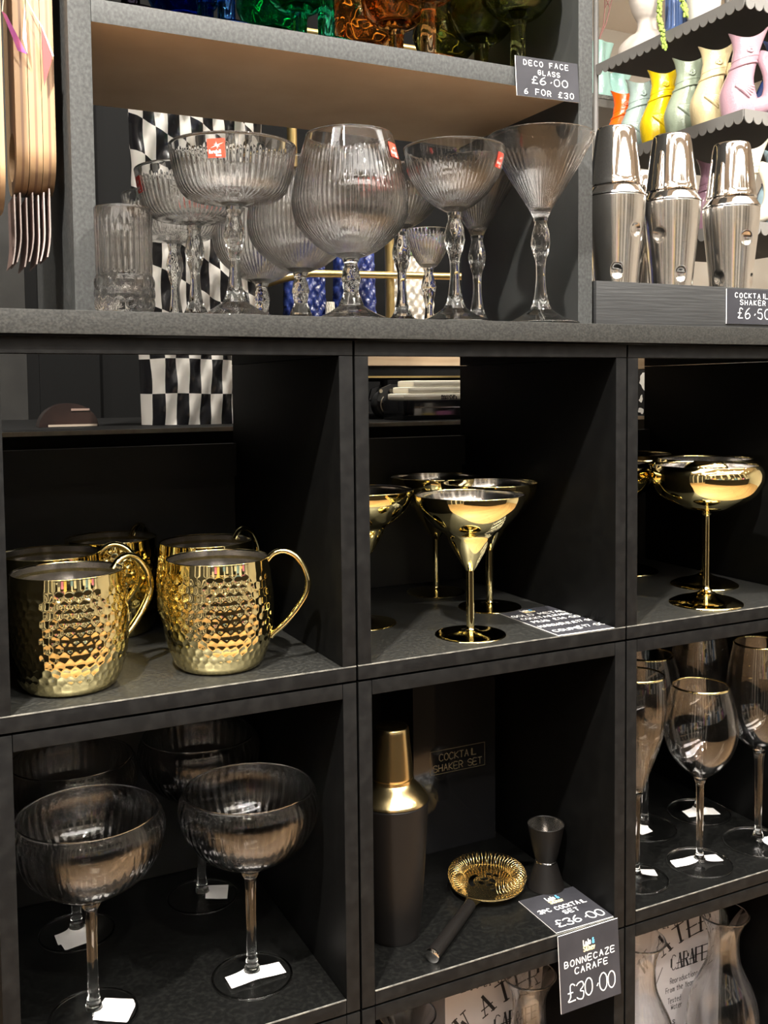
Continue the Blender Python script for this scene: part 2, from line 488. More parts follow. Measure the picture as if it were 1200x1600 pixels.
bm = bx(-.60, 1.0, -.008, .362, 1.4005, 1.421, bev=.0012)
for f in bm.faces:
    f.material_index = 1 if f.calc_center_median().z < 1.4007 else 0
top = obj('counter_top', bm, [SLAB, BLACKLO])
tag(top, 'thick grey-black counter slab running over the black cubes', 'counter top')

BKY = .055                                    # the bookcase stands a little behind the slab's front edge
t = thing('open_bookcase', 'open-backed charcoal bookcase standing on the counter slab', 'bookcase', (0, BKY, 1.4212))
obj('side_panel', bx(-.2536, -.2329, 0, .266, 0, .98, bev=.0012), GREYB, t)
def right_side():
    bm = bmesh.new(); box(bm, .3131, .3336, 0, .266, 0, .98, bev=.0012)
    for f in bm.faces:
        if f.calc_center_median().x < .3133: f.material_index = 1
    return bm
obj('side_panel', right_side(), [GREYB, CHARW], t)
def bk_shelf(z0, z1):
    bm = bmesh.new(); box(bm, -.2327, .3129, 0, .266, z0, z1, bev=.0008)
    for f in bm.faces:
        if f.calc_center_median().z < z0 + .0002: f.material_index = 1
    return bm
obj('shelf_board', bk_shelf(.2658, .2868), [GREYB, RAWMDF], t)
obj('shelf_board', bk_shelf(.60, .62), [GREYB, RAWMDF], t)
obj('top_board', bx(-.2327, .3129, 0, .266, .96, .98), GREYB, t)

# ---------------------------------------------------------------- hammered mugs (upper left cube)
UF = 1.0751 + .0003
LF = .7351 + .0003
BF = .3951 + .0003
ST = 1.4212

def hammer_mod():
    rnd = random.Random(4)
    pitch = .0088; rows = []
    nrow = 12
    for j in range(nrow):
        z = .0105 + j * .0076
        n = 38
        for i in range(n):
            th = (i + .5 * (j % 2)) / n * 2 * PI
            rows.append((th + rnd.uniform(-.02, .02), z + rnd.uniform(-.0007, .0007), .0058 + rnd.uniform(-.0003, .0003)))
    from collections import defaultdict
    grid = defaultdict(list)
    NB = 60
    for th, z, R in rows:
        grid[(int((th % (2 * PI)) / (2 * PI) * NB), int(z / .006))].append((th, z, R))
    def mod(th, r, z):
        if z < .006 or z > .1: return r, z
        bi, bj = int((th % (2 * PI)) / (2 * PI) * NB), int(z / .006)
        best = 0.0
        for di in (-2, -1, 0, 1, 2):
            for dj in (-1, 0, 1):
                for (t0, z0, R) in grid.get(((bi + di) % NB, bj + dj), ()):
                    dt = (th - t0 + PI) % (2 * PI) - PI
                    d2 = ((dt * .0535) ** 2 + (z - z0) ** 2) / (R * R)
                    if d2 < 1: best = max(best, (1 - d2))
        fade = min(1, (z - .006) / .012) * (1 if z < .092 else max(0, (.1 - z) / .008))
        return r - .00125 * best * fade, z
    return mod

def make_mug(label):
    t = thing('hammered_mug', label, 'mug', (0, 0, 0), 0, 'gold hammered mugs in the upper left cube')
    outer = [(p.x, p.y) for p in crom([(.0372, .0), (.0415, .0028), (.0470, .012), (.0538, .034), (.0555, .064), (.0538, .086), (.0516, .100), (.0508, .1085)], 20)]
    prof = [(0, .0004), (.030, .0004)] + outer + [(.0511, .1096), (.0506, .1100), (.0500, .1096), (.0496, .106), (.0494, .100)]
    obj('body', lat(prof, 460, hammer_mod()), GOLD, t, angle=80)
    lin = [(p.x, p.y) for p in crom([(.0495, .1086), (.0498, .098), (.0522, .080), (.0538, .060), (.0515, .030), (.044, .011), (.030, .0065)], 6)] + [(0, .0062)]
    ring = [(.0500, .1090)]
    obj('lining', lat(ring + lin, 96), SILV, t)
    pth = crom([(.0480, 0, .1040), (.0560, 0, .1125), (.0670, 0, .1150), (.0790, 0, .1085), (.0885, 0, .0920), (.0890, 0, .0745), (.0790, 0, .0570), (.0660, 0, .0420), (.0545, 0, .0320), (.0515, 0, .0285)], 6)
    obj('handle', tb(pth, .0043, 14, flat=.75), GOLD, t)
    return t
mug = make_mug('gold hammered mug with silver lining, handle touching the darker mug behind, at the left front')
mug.location = (-.2656, .0679, UF); mug.rotation_euler.z = math.radians(21)
mug['label'] = 'front left gold hammered mug, nearest the left cube wall and front edge'
dup(mug, (-.1205, .0689, UF), math.radians(-24), 'front right gold hammered mug with its whole handle showing')
dup(mug, (-.2665, .1830, UF), math.radians(-12), 'gold hammered mug behind the front left mug, half cut by the cube wall')
dup(mug, (-.1890, .2610, UF), math.radians(50), 'rearmost gold hammered mug, in the gap between the front two mugs')
dup(mug, (-.1000, .1830, UF), math.radians(32), 'gold hammered mug directly behind the mug with the whole handle')

# ---------------------------------------------------------------- gold stemware (upper middle and right cubes)
def metal_glass(name, label, cat, group, foot, stem, bowl_out, wall, segs=96):
    t = thing(name, label, cat, (0, 0, 0), 0, group)
    obj('foot', lat(foot, segs), GOLD, t, angle=50)
    obj('stem', lat(stem, 32), GOLD, t)
    inner = [(max(p[0] - wall, 0.0), p[1] + (wall if i == 0 else 0)) for i, p in enumerate(bowl_out)]
    rim = bowl_out[-1]
    obj('bowl', lat([(0, bowl_out[0][1])] + bowl_out + [(rim[0] - wall * .5, rim[1] + wall * .4), (rim[0] - wall, rim[1]), (rim[0] - wall - .0002, rim[1] - .002)], segs), GOLD, t, angle=80)
    lin = [(p[0] - wall - .0002, p[1]) for p in bowl_out if p[0] > wall * 2.2][::-1]
    lin[0] = (lin[0][0] , lin[0][1] - .0006)
    obj('lining', lat(lin + [(0, lin[-1][1] + .0003)], segs), SILV, t)
    return t
cr2 = lambda pts, n=6: [(p.x, p.y) for p in crom(pts, n)]
marg = metal_glass('margarita_glass', 'front gold margarita glass standing clear of the others, flat round foot', 'glass', 'gold margarita glasses in the upper middle cube',
    [(0, 0)] + [(.0392, 0), (.0400, .0006), (.0395, .0014)] + cr2([(.0390, .0016), (.024, .0024), (.012, .0042), (.0062, .0062), (.0046, .0085)], 4) + [(0, .0086)],
    [(0, .0080), (.0045, .0080), (.0045, .0735), (0, .0735)],
    cr2([(.0046, .0728), (.0075, .0770), (.0136, .0869), (.0200, .0975), (.0248, .1065), (.0276, .1130), (.0310, .1165), (.0400, .1225), (.0500, .1325), (.0575, .1430), (.0606, .1520), (.0612, .1580)], 5), .0011)
marg.location = (.1649, .0553, UF)
dup(marg, (.2590, .1640, UF), 0, 'gold margarita glass behind and right of the front one, beside the price card')
dup(marg, (.2440, .2760, UF), 0, 'rearmost gold margarita glass, dim against the back board')
dup(marg, (.0815, .1620, UF), 0, 'gold margarita glass half hidden by the cube wall at the left')
coup = metal_glass('gold_coupe', 'front gold coupe with wide rounded bowl, nearest the cube edge', 'glass', 'gold coupes in the upper right cube',
    [(0, 0)] + [(.0452, 0), (.0460, .0008), (.0456, .0018)] + cr2([(.0450, .0024), (.0366, .0062), (.0220, .0102), (.0105, .0145), (.0050, .0200), (.0038, .0235)], 5) + [(0, .0236)],
    [(0, .0228), (.0036, .0228), (.0036, .1130), (0, .1130)],
    cr2([(.0038, .1120), (.0080, .1160), (.0180, .1188), (.0340, .1236), (.0566, .1374), (.0665, .1530), (.0687, .1642), (.0672, .1715), (.0640, .1768)], 6), .0011)
coup.location = (.5109, .0507, UF)
dup(coup, (.5950, .1400, UF), 0, 'gold coupe whose stem lines up just left behind the front coupe stem')
dup(coup, (.4260, .1600, UF), 0, 'gold coupe cut off by the cube wall at far left')
dup(coup, (.5700, .2720, UF), 0, 'rearmost gold coupe, its foot showing low beside the cube wall')

# ---------------------------------------------------------------- price cards
def price_card(name, label, w, h, lines, logo=None, thick=.0012, group='handwritten price cards'):
    """card standing in its own XZ plane, origin at the lower left corner; face towards -Y"""
    t = thing(name, label, 'price card', (0, 0, 0), 0, group)
    bm = bmesh.new()
    fs = box(bm, 0, w, 0, thick, 0, h)
    for f in fs:
        if abs(f.normal.y) < .5 and abs(f.calc_center_median().y - thick * .5) < 1e-5: f.material_index = 1
    obj('card', bm, [CARD, PAPER], t, smooth=False)
    bm = bmesh.new()
    mp = lambda u, v, o=0: Vector((u, -.0002 - o, v))
    for i, (txt, cx, cy, hh, gap, wd, sw, rise) in enumerate(lines):
        tw = textw(txt, hh * h, gap, wd)
        write(bm, txt, mp, cx * w - tw / 2, cy * h - tw * .5 * rise, hh * h, sw, gap, wd, seed=i * 7 + len(txt), jit=.05, rise=rise)
    obj('lettering', bm, CHALK, t, smooth=False)
    if logo:
        cx, cy, hh = logo
        bm = bmesh.new(); H = hh * h
        u = cx * w - textw('SiDney', H, 1.2, .5) / 2
        write(bm, 'Lola', mp, u, cy * h + H * 1.2, H, H * .22, 1.2, .5)
        write(bm, '&', mp, u + textw('Lola', H, 1.2, .5) + H * .45, cy * h + H * 1.2, H, H * .20, 1.2, .6, mi=1)
        write(bm, 'SiDney', mp, u, cy * h, H, H * .22, 1.2, .5, mi=2)
        obj('printed_logo', bm, [CHALK, BLUEINK, CREAMINK], t, smooth=False)
    return t
c = price_card('price_card', 'chalk price card for the deco face glass on the bookcase shelf', .0850, .0441,
   [('DECO FACE', .48, .80, .12, 5.2, .95, .0008, 0), ('GLASS', .52, .585, .11, 5.0, .95, .0008, 0), ('#6.00', .53, .35, .17, 4.2, 1.25, .0009, 0), ('6 FOR #30', .51, .07, .13, 5.0, 1.05, .0008, 0)])
c.location = (.2252, BKY - .0055, 1.6752); c.rotation_euler = (math.radians(-3), math.radians(-1.2), 0)
c = price_card('price_card', 'chalk price card for cocktail shakers on the dark tray front', .0903, .0441,
   [('COCKTAIL', .47, .76, .13, 5.0, 1.0, .0009, 0), ('SHAKER', .50, .56, .13, 5.0, 1.0, .0009, 0), ('#6.50', .52, .17, .28, 3.0, .85, .0011, 0)])
c.location = (.5440, BKY - .0018, 1.4302)
c = price_card('price_card', 'hanging chalk price card for the carafe below the shaker set', .0845, .0870,
   [('BONNECAZE', .50, .58, .075, 4.0, 1.0, .0011, .02), ('CARAFE', .52, .46, .075, 4.0, 1.0, .0011, .02), ('#30.00', .51, .13, .21, 1.2, .68, .0013, .02)], logo=(.50, .71, .065))
c.location = (.2425, -.0092, .6485); c.rotation_euler = (math.radians(-4), math.radians(-.3), 0)
c = price_card('price_card', 'chalk price card for gold metal cocktailware lying on the cube floor', .0800, .1280,
   [('GOLD METAL', .50, .72, .065, 2.4, .85, .0012, 0), ('COCKTAILWARE', .50, .60, .060, 2.0, .72, .0012, 0), ('MUG', .25, .46, .065, 2.4, .85, .0012, 0), ('#14.00', .72, .47, .065, 2.0, .8, .0012, 0),
    ('MARGARITA', .35, .29, .065, 1.6, .70, .0012, 0), ('#17.00', .82, .31, .06, 1.6, .65, .0012, 0), ('COUPE', .30, .10, .065, 2.4, .85, .0012, 0), ('#17.00', .75, .13, .065, 2.0, .8, .0012, 0)], logo=(.45, .84, .045))
c.location = (.2470, .0030, UF + .0012); c.rotation_euler = (math.radians(-90), 0, math.radians(-.5))
c = price_card('price_card', 'chalk price card for the cocktail set lying before the jigger', .0800, .0770,
   [('3PC COCKTAIL', .49, .52, .085, 2.6, .78, .0013, 0), ('SET', .54, .37, .085, 4.0, .9, .0013, 0), ('#36.00', .53, .10, .16, 2.0, .95, .0015, 0)], logo=(.50, .70, .085))
c.location = (.2440, .0030, LF + .0012); c.rotation_euler = (math.radians(-90), 0, math.radians(-1))
# ---------------------------------------------------------------- clear stemware
def rib(N, amp, zlo, zhi, fade):
    def mod(th, r, z):
        a = amp * min(1, max(0, (z - zlo) / fade)) * min(1, max(0, (zhi - z) / .0045))
        return r + a * math.cos(N * th), z
    return mod

def bowl_mesh(outer, wall, floor, segs, mod=None, n=6):
    """closed glass bowl: outer wall up from the axis, rounded rim, inner wall back down to the axis"""
    o = cr2(outer, n)
    inn = []
    for i, p in enumerate(o):
        a = o[max(i - 1, 0)]; b = o[min(i + 1, len(o) - 1)]
        tx, tz = b[0] - a[0], b[1] - a[1]; L = math.hypot(tx, tz) or 1
        q = (p[0] - tz / L * wall, p[1] + tx / L * wall)
        if q[1] > o[0][1] + floor and q[0] > .001: inn.append(q)
    zf = inn[0][1] - .0006
    rim = o[-1]
    prof = [(0, o[0][1])] + o + [(rim[0] - wall * .5 + wall * .56 * math.cos(math.radians(a)), rim[1] + wall * .15 + wall * .56 * math.sin(math.radians(a))) for a in (10, 50, 90, 130, 170)] + inn[::-1] + [(inn[0][0] * .5, zf), (0, zf - .0002)]
    nout = len(o)
    if not mod: return lat(prof, segs)
    zs = set(round(p[1], 7) for p in o)
    def m2(th, r, z):
        return mod(th, r, z)
    # ribs only on the outer wall
    bm = bmesh.new()
    cnt = [0]
    rings = []
    for i, (r, z) in enumerate(prof):
        if r < 1e-6: rings.append([bm.verts.new((0, 0, z))]); continue
        ring = []
        for k in range(segs):
            th = 2 * PI * k / segs
            rr = mod(th, r, z)[0] if 1 <= i < nout else r
            ring.append(bm.verts.new((rr * math.cos(th), rr * math.sin(th), z)))
        rings.append(ring)
    for a, b in zip(rings[:-1], rings[1:]):
        for k in range(segs):
            k2 = (k + 1) % segs
            if len(a) == 1 and len(b) == 1: continue
            if len(a) == 1: vs = [a[0], b[k], b[k2]]
            elif len(b) == 1: vs = [a[k], b[0], a[k2]]
            else: vs = [a[k], b[k], b[k2], a[k2]]
            bm.faces.new(vs)
    return bm

def foot_mesh(R, pts, ztop, thick=.0018, segs=72):
    h_ = thick * .5
    base = [(0, .0003), (R * .55, .0002)] + [(R - h_ + h_ * math.cos(math.radians(a)), h_ + h_ * math.sin(math.radians(a))) for a in (-90, -60, -30, 0, 30, 60, 88)]
    bm = lat(base + cr2(pts, 5) + [(0, ztop)], segs)
    for f in bm.faces:
        if f.calc_center_median().xy.length > R - .0024: f.material_index = 1
    return bm

def foot_stickers(root, foot_z, rects, rmin=.0086):
    """white paper stickers lying on the glass foot, following its slope and stopping at the stem"""
    bm = bmesh.new()
    for li, (w, h, cx, cy, rot) in enumerate(rects):
        c, s_ = math.cos(rot), math.sin(rot); n, m = 90, 40
        V = {}
        for j in range(m):
            for i in range(n):
                quad = []
                for (ii, jj) in ((i, j), (i + 1, j), (i + 1, j + 1), (i, j + 1)):
                    if (ii, jj) not in V:
                        a, b_ = (ii / n - .5) * w, (jj / m - .5) * h
                        x, y = cx + c * a - s_ * b_, cy + s_ * a + c * b_
                        V[(ii, jj)] = (x, y)
                    quad.append(V[(ii, jj)])
                rm = math.hypot(sum(q[0] for q in quad) / 4, sum(q[1] for q in quad) / 4)
                if rm < rmin or rm > foot_z[0][0] - .001: continue
                bm.faces.new([bm.verts.new((q[0], q[1], fz(foot_z, math.hypot(*q)) + .0003 + .0001 * li)) for q in quad])
    bmesh.ops.remove_doubles(bm, verts=bm.verts, dist=1e-6)
    o = obj('price_sticker', bm, PAPER, root); o['label'] = 'white paper sticker on the glass foot'
    return o
def fz(pts, r):
    if r >= pts[0][0]: return pts[0][1]
    for a, b in zip(pts[:-1], pts[1:]):
        if b[0] <= r <= a[0]: return a[1] + (b[1] - a[1]) * (a[0] - r) / (a[0] - b[0])
    return pts[-1][1]

def clear_glass(name, label, cat, group, footR, foot_pts, stem, bowl, wall, floor, N=0, amp=0, segs=144, gold_rim=False, m=None, fthick=.0027, smod=None, ssegs=40, fade=.012, band=0.0, mb=None):
    m = m or CLEAR
    mb = mb or THIN
    t = thing(name, label, cat, (0, 0, 0), 0, group)
    zs = stem[0][1]
    obj('foot', foot_mesh(footR, foot_pts, zs - .0002, fthick), [THIN if mb is not CUT else CUT, CLEAR], t, angle=60)
    st = cr2(stem, 5)
    obj('stem', lat([(0, st[0][1])] + st + [(0, st[-1][1])], ssegs, smod), m, t, angle=50)
    mod = rib(N, amp, bowl[0][1], bowl[-1][1] - band, fade) if N else None
    bo = obj('bowl', bowl_mesh(bowl, wall, floor, N * 6 if N else segs, mod), [mb, CLEAR], t, angle=60)
    zr = bowl[-1][1] - .0006
    for p in bo.data.polygons:
        if p.center.z > zr: p.material_index = 1
    if gold_rim:
        rr, zz = bowl[-1]
        bm = bmesh.new()
        pr_ = [(rr - wall - .0001, zz - .0008), (rr - wall, zz + .0004), (rr - wall * .5, zz + .0011), (rr + .0001, zz + .0005), (rr + .0004, zz - .0012)]
        lathe(bm, pr_, 96, None)
        obj('gold_rim', bm, GOLD, bo)
    return t

# ribbed coupes, lower left cube
KF = cr2([(.040, .0022), (.022, .0030), (.0120, .0048), (.0085, .0075)], 3)
kc = clear_glass('ribbed_coupe', 'front right clear ribbed coupe, rectangular white sticker on its foot', 'glass', 'ribbed clear coupes in the lower left cube',
    .0425, KF, [(.0080, .0078), (.0078, .0110), (.0066, .0128), (.0064, .0170), (.0055, .0260), (.0050, .0500), (.0054, .0850), (.0060, .1060), (.0072, .1085), (.0090, .1120), (.0092, .1150)],
    [(.0085, .1153), (.0130, .1195), (.0300, .1270), (.0530, .1420), (.0672, .1620), (.0722, .1810), (.0715, .1930), (.0672, .2030)], .0015, .006, 48, .00034, fade=.015, mb=RIBBED)
kc.location = (-.0886, .0811, LF + .0004)
k1 = dup(kc, (-.2487, .0914, LF + .0004), 0, 'front left clear ribbed coupe, foot cut by the photo edge', 1.01)
k3 = dup(kc, (-.2400, .2530, LF + .0004), 0, 'rear left clear ribbed coupe with two overlapping stickers on its foot', 1.0)
k4 = dup(kc, (-.0905, .2650, LF + .0004), 0, 'rear right clear ribbed coupe, bowl dim under the cube top', 1.0)
foot_stickers(kc, KF, [(.060, .0215, .003, -.003, .02)])
foot_stickers(k1, KF, [(.034, .036, .020, -.006, -.50)])
foot_stickers(k3, KF, [(.040, .022, -.004, -.010, .05), (.036, .022, -.002, -.022, .18)])
foot_stickers(k4, KF, [(.026, .034, .018, -.002, -.35)])

# gold-rimmed wine glasses, lower right cube
wst = [(.0062, .0082), (.0060, .0105), (.0050, .0130), (.0044, .0220), (.0043, .0500), (.0046, .0850), (.0050, .1020), (.0064, .1085), (.0080, .1125)]
wf = [(.038, .0020), (.020, .0028), (.0100, .0050), (.0066, .0080)]
wg = clear_glass('wine_glass', 'front round-bowled gold-rimmed wine glass in the lower right cube', 'glass', 'gold-rimmed glasses in the lower right cube',
    .0415, wf, wst, [(.0076, .1128), (.0130, .1180), (.0263, .1290), (.0400, .1490), (.0462, .1720), (.0458, .1880), (.0418, .2110), (.0352, .2335)], .0011, .005, 0, 0, 96, True, m=CLEAR)
wg.location = (.506, .0528, LF + .0004)
w5 = dup(wg, (.512, .1640, LF + .0004), math.radians(120), 'gold-rimmed wine glass cut by the cube wall, bowl above the left row', 1.06)
tall = clear_glass('tall_wine_glass', 'tall gold-rimmed wine glass at the right edge of the photo', 'glass', 'tall gold-rimmed glasses in the lower right cube',
    .0455, [(.042, .0020), (.022, .0028), (.0110, .0055), (.0072, .0100)], [(.0070, .0102), (.0066, .0140), (.0054, .0200), (.0047, .0300), (.0050, .0800), (.0058, .1120), (.0072, .1230), (.0090, .1275)],
    [(.0086, .1278), (.0160, .1340), (.0309, .1476), (.0410, .1700), (.0440, .1960), (.0425, .2200), (.0395, .2450), (.0341, .2740)], .0011, .005, 0, 0, 96, True, m=CLEAR)
tall.location = (.6165, .0594, LF + .0004)
w2 = dup(tall, (.6160, .1680, LF + .0004), math.radians(-35), 'tall gold-rimmed wine glass behind the front round-bowled one', .98)
flute = clear_glass('ribbed_wine_glass', 'narrow ribbed gold-rimmed glass half hidden by the cube wall in the front row', 'glass', None,
    .0400, wf, wst, [(.0072, .1128), (.0110, .1230), (.0191, .1480), (.0302, .1800), (.0345, .2130), (.0345, .2400), (.0332, .2600)], .0011, .006, 40, .0002, 120, True, m=CLEAR)
flute.location = (.4059, .0577, LF + .0004)
TF = [(.042, .0020), (.022, .0028), (.0110, .0055), (.0072, .0100)]
foot_stickers(wg, wf, [(.068, .018, -.002, .004, -.22)], .0075)
foot_stickers(w5, wf, [(.050, .018, .012, .006, -.5)], .0075)
foot_stickers(tall, TF, [(.040, .026, .020, -.010, .3)], .0080)
foot_stickers(w2, TF, [(.050, .022, .002, -.006, .35)], .0080)
foot_stickers(flute, wf, [(.045, .016, .010, .008, -.45)], .0075)

# ---------------------------------------------------------------- cocktail set, lower middle cube
t = thing('cocktail_shaker', 'tall matt black cocktail shaker with gold shoulder and cap', 'cocktail shaker', (.081, .0873, LF))
o = obj('body', lat([(0, 0)] + cr2([(.0270, 0), (.0285, .0012), (.0300, .0100), (.0335, .0440), (.0375, .1000), (.0398, .1400), (.0406, .1556)], 5) + [(.0400, .1566), (0, .1566)], 96), MATTB, t, angle=60)
obj('shoulder', lat([(0, .1568), (.0400, .1568)] + cr2([(.0408, .1574), (.0406, .1586), (.0395, .1610), (.0340, .1680), (.0270, .1752), (.0245, .1782)], 5) + [(.0245, .1820), (.0236, .1826), (0, .1826)], 96), GOLDB, t)
obj('cap', lat([(0, .1828)] + [(.0237, .1828), (.0240, .1840)] + cr2([(.0240, .1842), (.0222, .2050), (.0198, .2310)], 5) + cr2([(.0197, .2330), (.0188, .2385), (.0160, .2405), (.008, .2412)], 4) + [(0, .2413)], 96), GOLDB, t)

t = thing('shaker_set_carton', 'tall gloss black carton lettered COCKTAIL SHAKER SET behind the shaker', 'box', (.1867, .2368, LF))
obj('carton', bx(0, .1264, 0, .098, 0, .262, bev=.0006), GLOSSB, t)
GOLDINK = mat('dull_gold_foil', (.24, .19, .11), .45, .4)
bm = bmesh.new()
mp = lambda u, v, o=0: Vector((u, -.0002 - o, v))
tw = textw('COCKTAIL', .0088, 2.0, .85); write(bm, 'COCKTAIL', mp, .067 - tw / 2, .1225, .0088, .0010, 2.0, .85)
tw = textw('SHAKER SET', .0088, 2.0, .85); write(bm, 'SHAKER SET', mp, .067 - tw / 2, .1085, .0088, .0010, 2.0, .85)
for a in ((.0245, .1050, .1095, .1056), (.0245, .1364, .1095, .1370), (.0245, .1050, .0251, .1370), (.1089, .1050, .1095, .1370)):
    bm.faces.new([bm.verts.new(mp(*c)) for c in ((a[0], a[1]), (a[2], a[1]), (a[2], a[3]), (a[0], a[3]))])
obj('lettering', bm, GOLDINK, t, smooth=False)

# hawthorne strainer
t = thing('cocktail_strainer', 'gold spring cocktail strainer with black handle lying on the cube floor', 'strainer', (.2262, .1205, LF))
hd = Vector((.0915 - .2262, .0163 - .1205, 0)); hl = hd.length; hd.normalize(); hang = math.atan2(hd.y, hd.x)
t.rotation_euler.z = hang                       # local +X runs along the handle
bm = bmesh.new()
# perforated plate: rings of quads with cut-outs left open
NR, NT = 14, 96
def plate_open(r, th):
    th = (th + PI) % (2 * PI) - PI
    if r < .0095 and abs(math.sin(2 * th)) > .35: return r > .004
    if .016 < r < .0235: return abs(abs(th) - 1.35) < .75 or abs(abs(th) - 2.9) < .18
    return False
vt, vb = {}, {}
rr_ = [.0015 + (.0445 - .0015) * i / NR for i in range(NR + 1)]
def vget(d, i, k, z):
    if (i, k) not in d:
        a = 2 * PI * k / NT; d[(i, k)] = bm.verts.new((rr_[i] * math.cos(a), rr_[i] * math.sin(a), z))
    return d[(i, k)]
ZP, TP = .0100, .0012
for i in range(NR):
    for k in range(NT):
        if plate_open((rr_[i] + rr_[i + 1]) / 2, (k + .5) / NT * 2 * PI): continue
        k2 = (k + 1) % NT
        bm.faces.new([vget(vt, i, k, ZP + TP), vget(vt, i + 1, k, ZP + TP), vget(vt, i + 1, k2, ZP + TP), vget(vt, i, k2, ZP + TP)])
        bm.faces.new([vget(vb, i, k, ZP), vget(vb, i, k2, ZP), vget(vb, i + 1, k2, ZP), vget(vb, i + 1, k, ZP)])
for e in [e for e in bm.edges if e.is_boundary]:
    pass
be = [e for e in bm.edges if e.is_boundary and e.verts[0].co.z > ZP + TP * .5]
inv = {v: k for k, v in vt.items()}
for e in be:
    a, b = e.verts
    bm.faces.new([a, b, vb[inv[b]], vb[inv[a]]])
tube(bm, [(.0448 * math.cos(a / 48 * 2 * PI), .0448 * math.sin(a / 48 * 2 * PI), ZP + .0006) for a in range(48)], .0012, 8, closed=True)
for a in (-2.25, 2.25):                        # small lugs on the rim
    c, s = math.cos(a), math.sin(a)
    pts = [(.044 * c - .005 * s, .044 * s + .005 * c), (.052 * c - .003 * s, .052 * s + .003 * c), (.0535 * c, .0535 * s), (.052 * c + .003 * s, .052 * s - .003 * c), (.044 * c + .005 * s, .044 * s - .005 * c)]
    prism(bm, pts, ZP, ZP + TP, 'z')
prism(bm, [(.042, -.010), (.054, -.0075), (.060, -.0055), (.060, .0055), (.054, .0075), (.042, .010)], ZP, ZP + TP, 'z')
obj('plate', bm, GOLDB, t, angle=40)
pts = []
turns = 40
for i in range(turns * 14 + 1):
    u = i / (turns * 14)
    a = math.radians(38) + u * math.radians(284)
    ph = 2 * PI * turns * u
    lean = .006 * (1 - abs(2 * u - 1)) 
    r = .0385 + .0095 * math.cos(ph); z = ZP + TP + .0085 + .0095 * math.sin(ph)
    pts.append((r * math.cos(a), r * math.sin(a), z + .0008))
obj('spring', tb(pts, .00045, 5), GOLDB, t, angle=80)
# handle droops from the plate to the cube floor
hp = [Vector((.050, 0, ZP + .0008)), Vector((.058, 0, ZP + .0005)), Vector((.064, 0, ZP + .0002))]
h0, h1 = Vector((.0565, 0, .0098)), Vector((hl, 0, .0082))
obj('handle', tb([h0 + (h1 - h0) * f for f in (0, .01, .5, .985)], [.0058, .0070, .0075, .0078], 28), MATTB, t, angle=40)
obj('end_cap', tb([h0 + (h1 - h0) * f for f in (.9855, .9965, 1.0)], [.0079, .0079, .0072], 28), CHROME, t, angle=40)

t = thing('jigger', 'black double-ended jigger with steel lining by the cube wall', 'jigger', (.2964, .0961, LF))
obj('body', lat([(0, .004)] + [(.0205, .0004), (.0222, 0), (.0230, .0010)] + cr2([(.0228, .0016), (.0180, .0160), (.0128, .0330)], 4) + cr2([(.0126, .0338), (.0150, .0420), (.0190, .0600), (.0226, .0790)], 5) + [(.0222, .0796), (.0217, .0790), (.0214, .0770)], 64), MATTB, t, angle=30)
obj('lining', lat([(.0216, .0786), (.0184, .0600), (.0142, .0430), (.0100, .0350), (0, .0345)], 64), SILV, t)
obj('waist_band', lat([(.0127, .0326), (.0133, .0330), (.0133, .0342), (.0127, .0346)], 48), CHROME, t)

# ---------------------------------------------------------------- carafes and cartons, bottom row
CARTON = mat('white_printed_carton', (.62, .59, .61), .55, noise=(5, (.68, .65, .67), .4, .6))
INK = mat('black_print', (.02, .018, .02), .6)
def carafe_carton(label, loc, w=.160):
    t = thing('carafe_carton', label, 'box', loc, 0, 'printed carafe cartons')
    obj('carton', bx(0, w, 0, .155, 0, .262, bev=.0008), CARTON, t)
    bm = bmesh.new(); mp = lambda u, v, o=0: Vector((u, -.0002 - o, v))
    write(bm, 'Bistro', mp, .024, .2065, .020, .0014, 1.2, .55, rise=-.05, serif=True, w2=.0009)
    # WATER climbs in an arc, letter by letter
    for ch, u, v, a in (('W', .026, .151, 30), ('A', .058, .166, 24), ('T', .083, .176, 16), ('E', .105, .181, 9), ('R', .126, .184, 3)):
        ca, sa = math.cos(math.radians(a)), math.sin(math.radians(a))
        m2 = lambda x, y, o=0, u=u, v=v, ca=ca, sa=sa: mp(u + x * ca - y * sa, v + x * sa + y * ca, o)
        write(bm, ch, m2, 0, 0, .026, .0042, 0, .72, serif=True, w2=.0015)
    write(bm, 'CARAFE', mp, .072, .141, .021, .0032, 1.3, .50, serif=True, w2=.0012)
    for i, s in enumerate(('Reproductions', 'From the Year', 'Tested', 'Water')):
        write(bm, s, mp, (.070, .062, .066, .072)[i], (.122, .110, .094, .084)[i], .0075, .0009, 1.1, .55)
    write(bm, '& Sons', mp, .046, .052, .010, .0013, 1.2, .6, rise=.35)
    write(bm, 'UPAS', mp, .078, .046, .009, .0013, 1.2, .6)
    for (u0, v0, u1, v1) in ((.040, .120, .056, .150),):
        p, q = Vector((u0, v0)), Vector((u1, v1)); n = Vector((-(q - p).y, (q - p).x)).normalized() * .0006
        bm.faces.new([bm.verts.new(mp(*c)) for c in (p - n, q - n, q + n, p + n)])
    obj('lettering', bm, INK, t, smooth=False)
    return t
carafe_carton('white carton printed WATER CARAFE under the shaker set', (.1770, .140, BF))
carafe_carton('white carton printed WATER CARAFE under the wine glasses', (.4680, .140, BF))
def make_carafe(label):
    t = thing('carafe', label, 'carafe', (0, 0, 0), 0, 'clear glass carafes in the bottom row')
    out = [(.040, .0), (.0465, .004), (.0490, .020), (.0490, .070), (.0470, .110), (.0400, .140), (.0300, .162), (.0222, .182), (.0200, .205), (.0215, .222), (.0270, .236), (.0330, .246)]
    obj('body', bowl_mesh(out, .0022, .006, 96), CUT, t, angle=60)
    return t
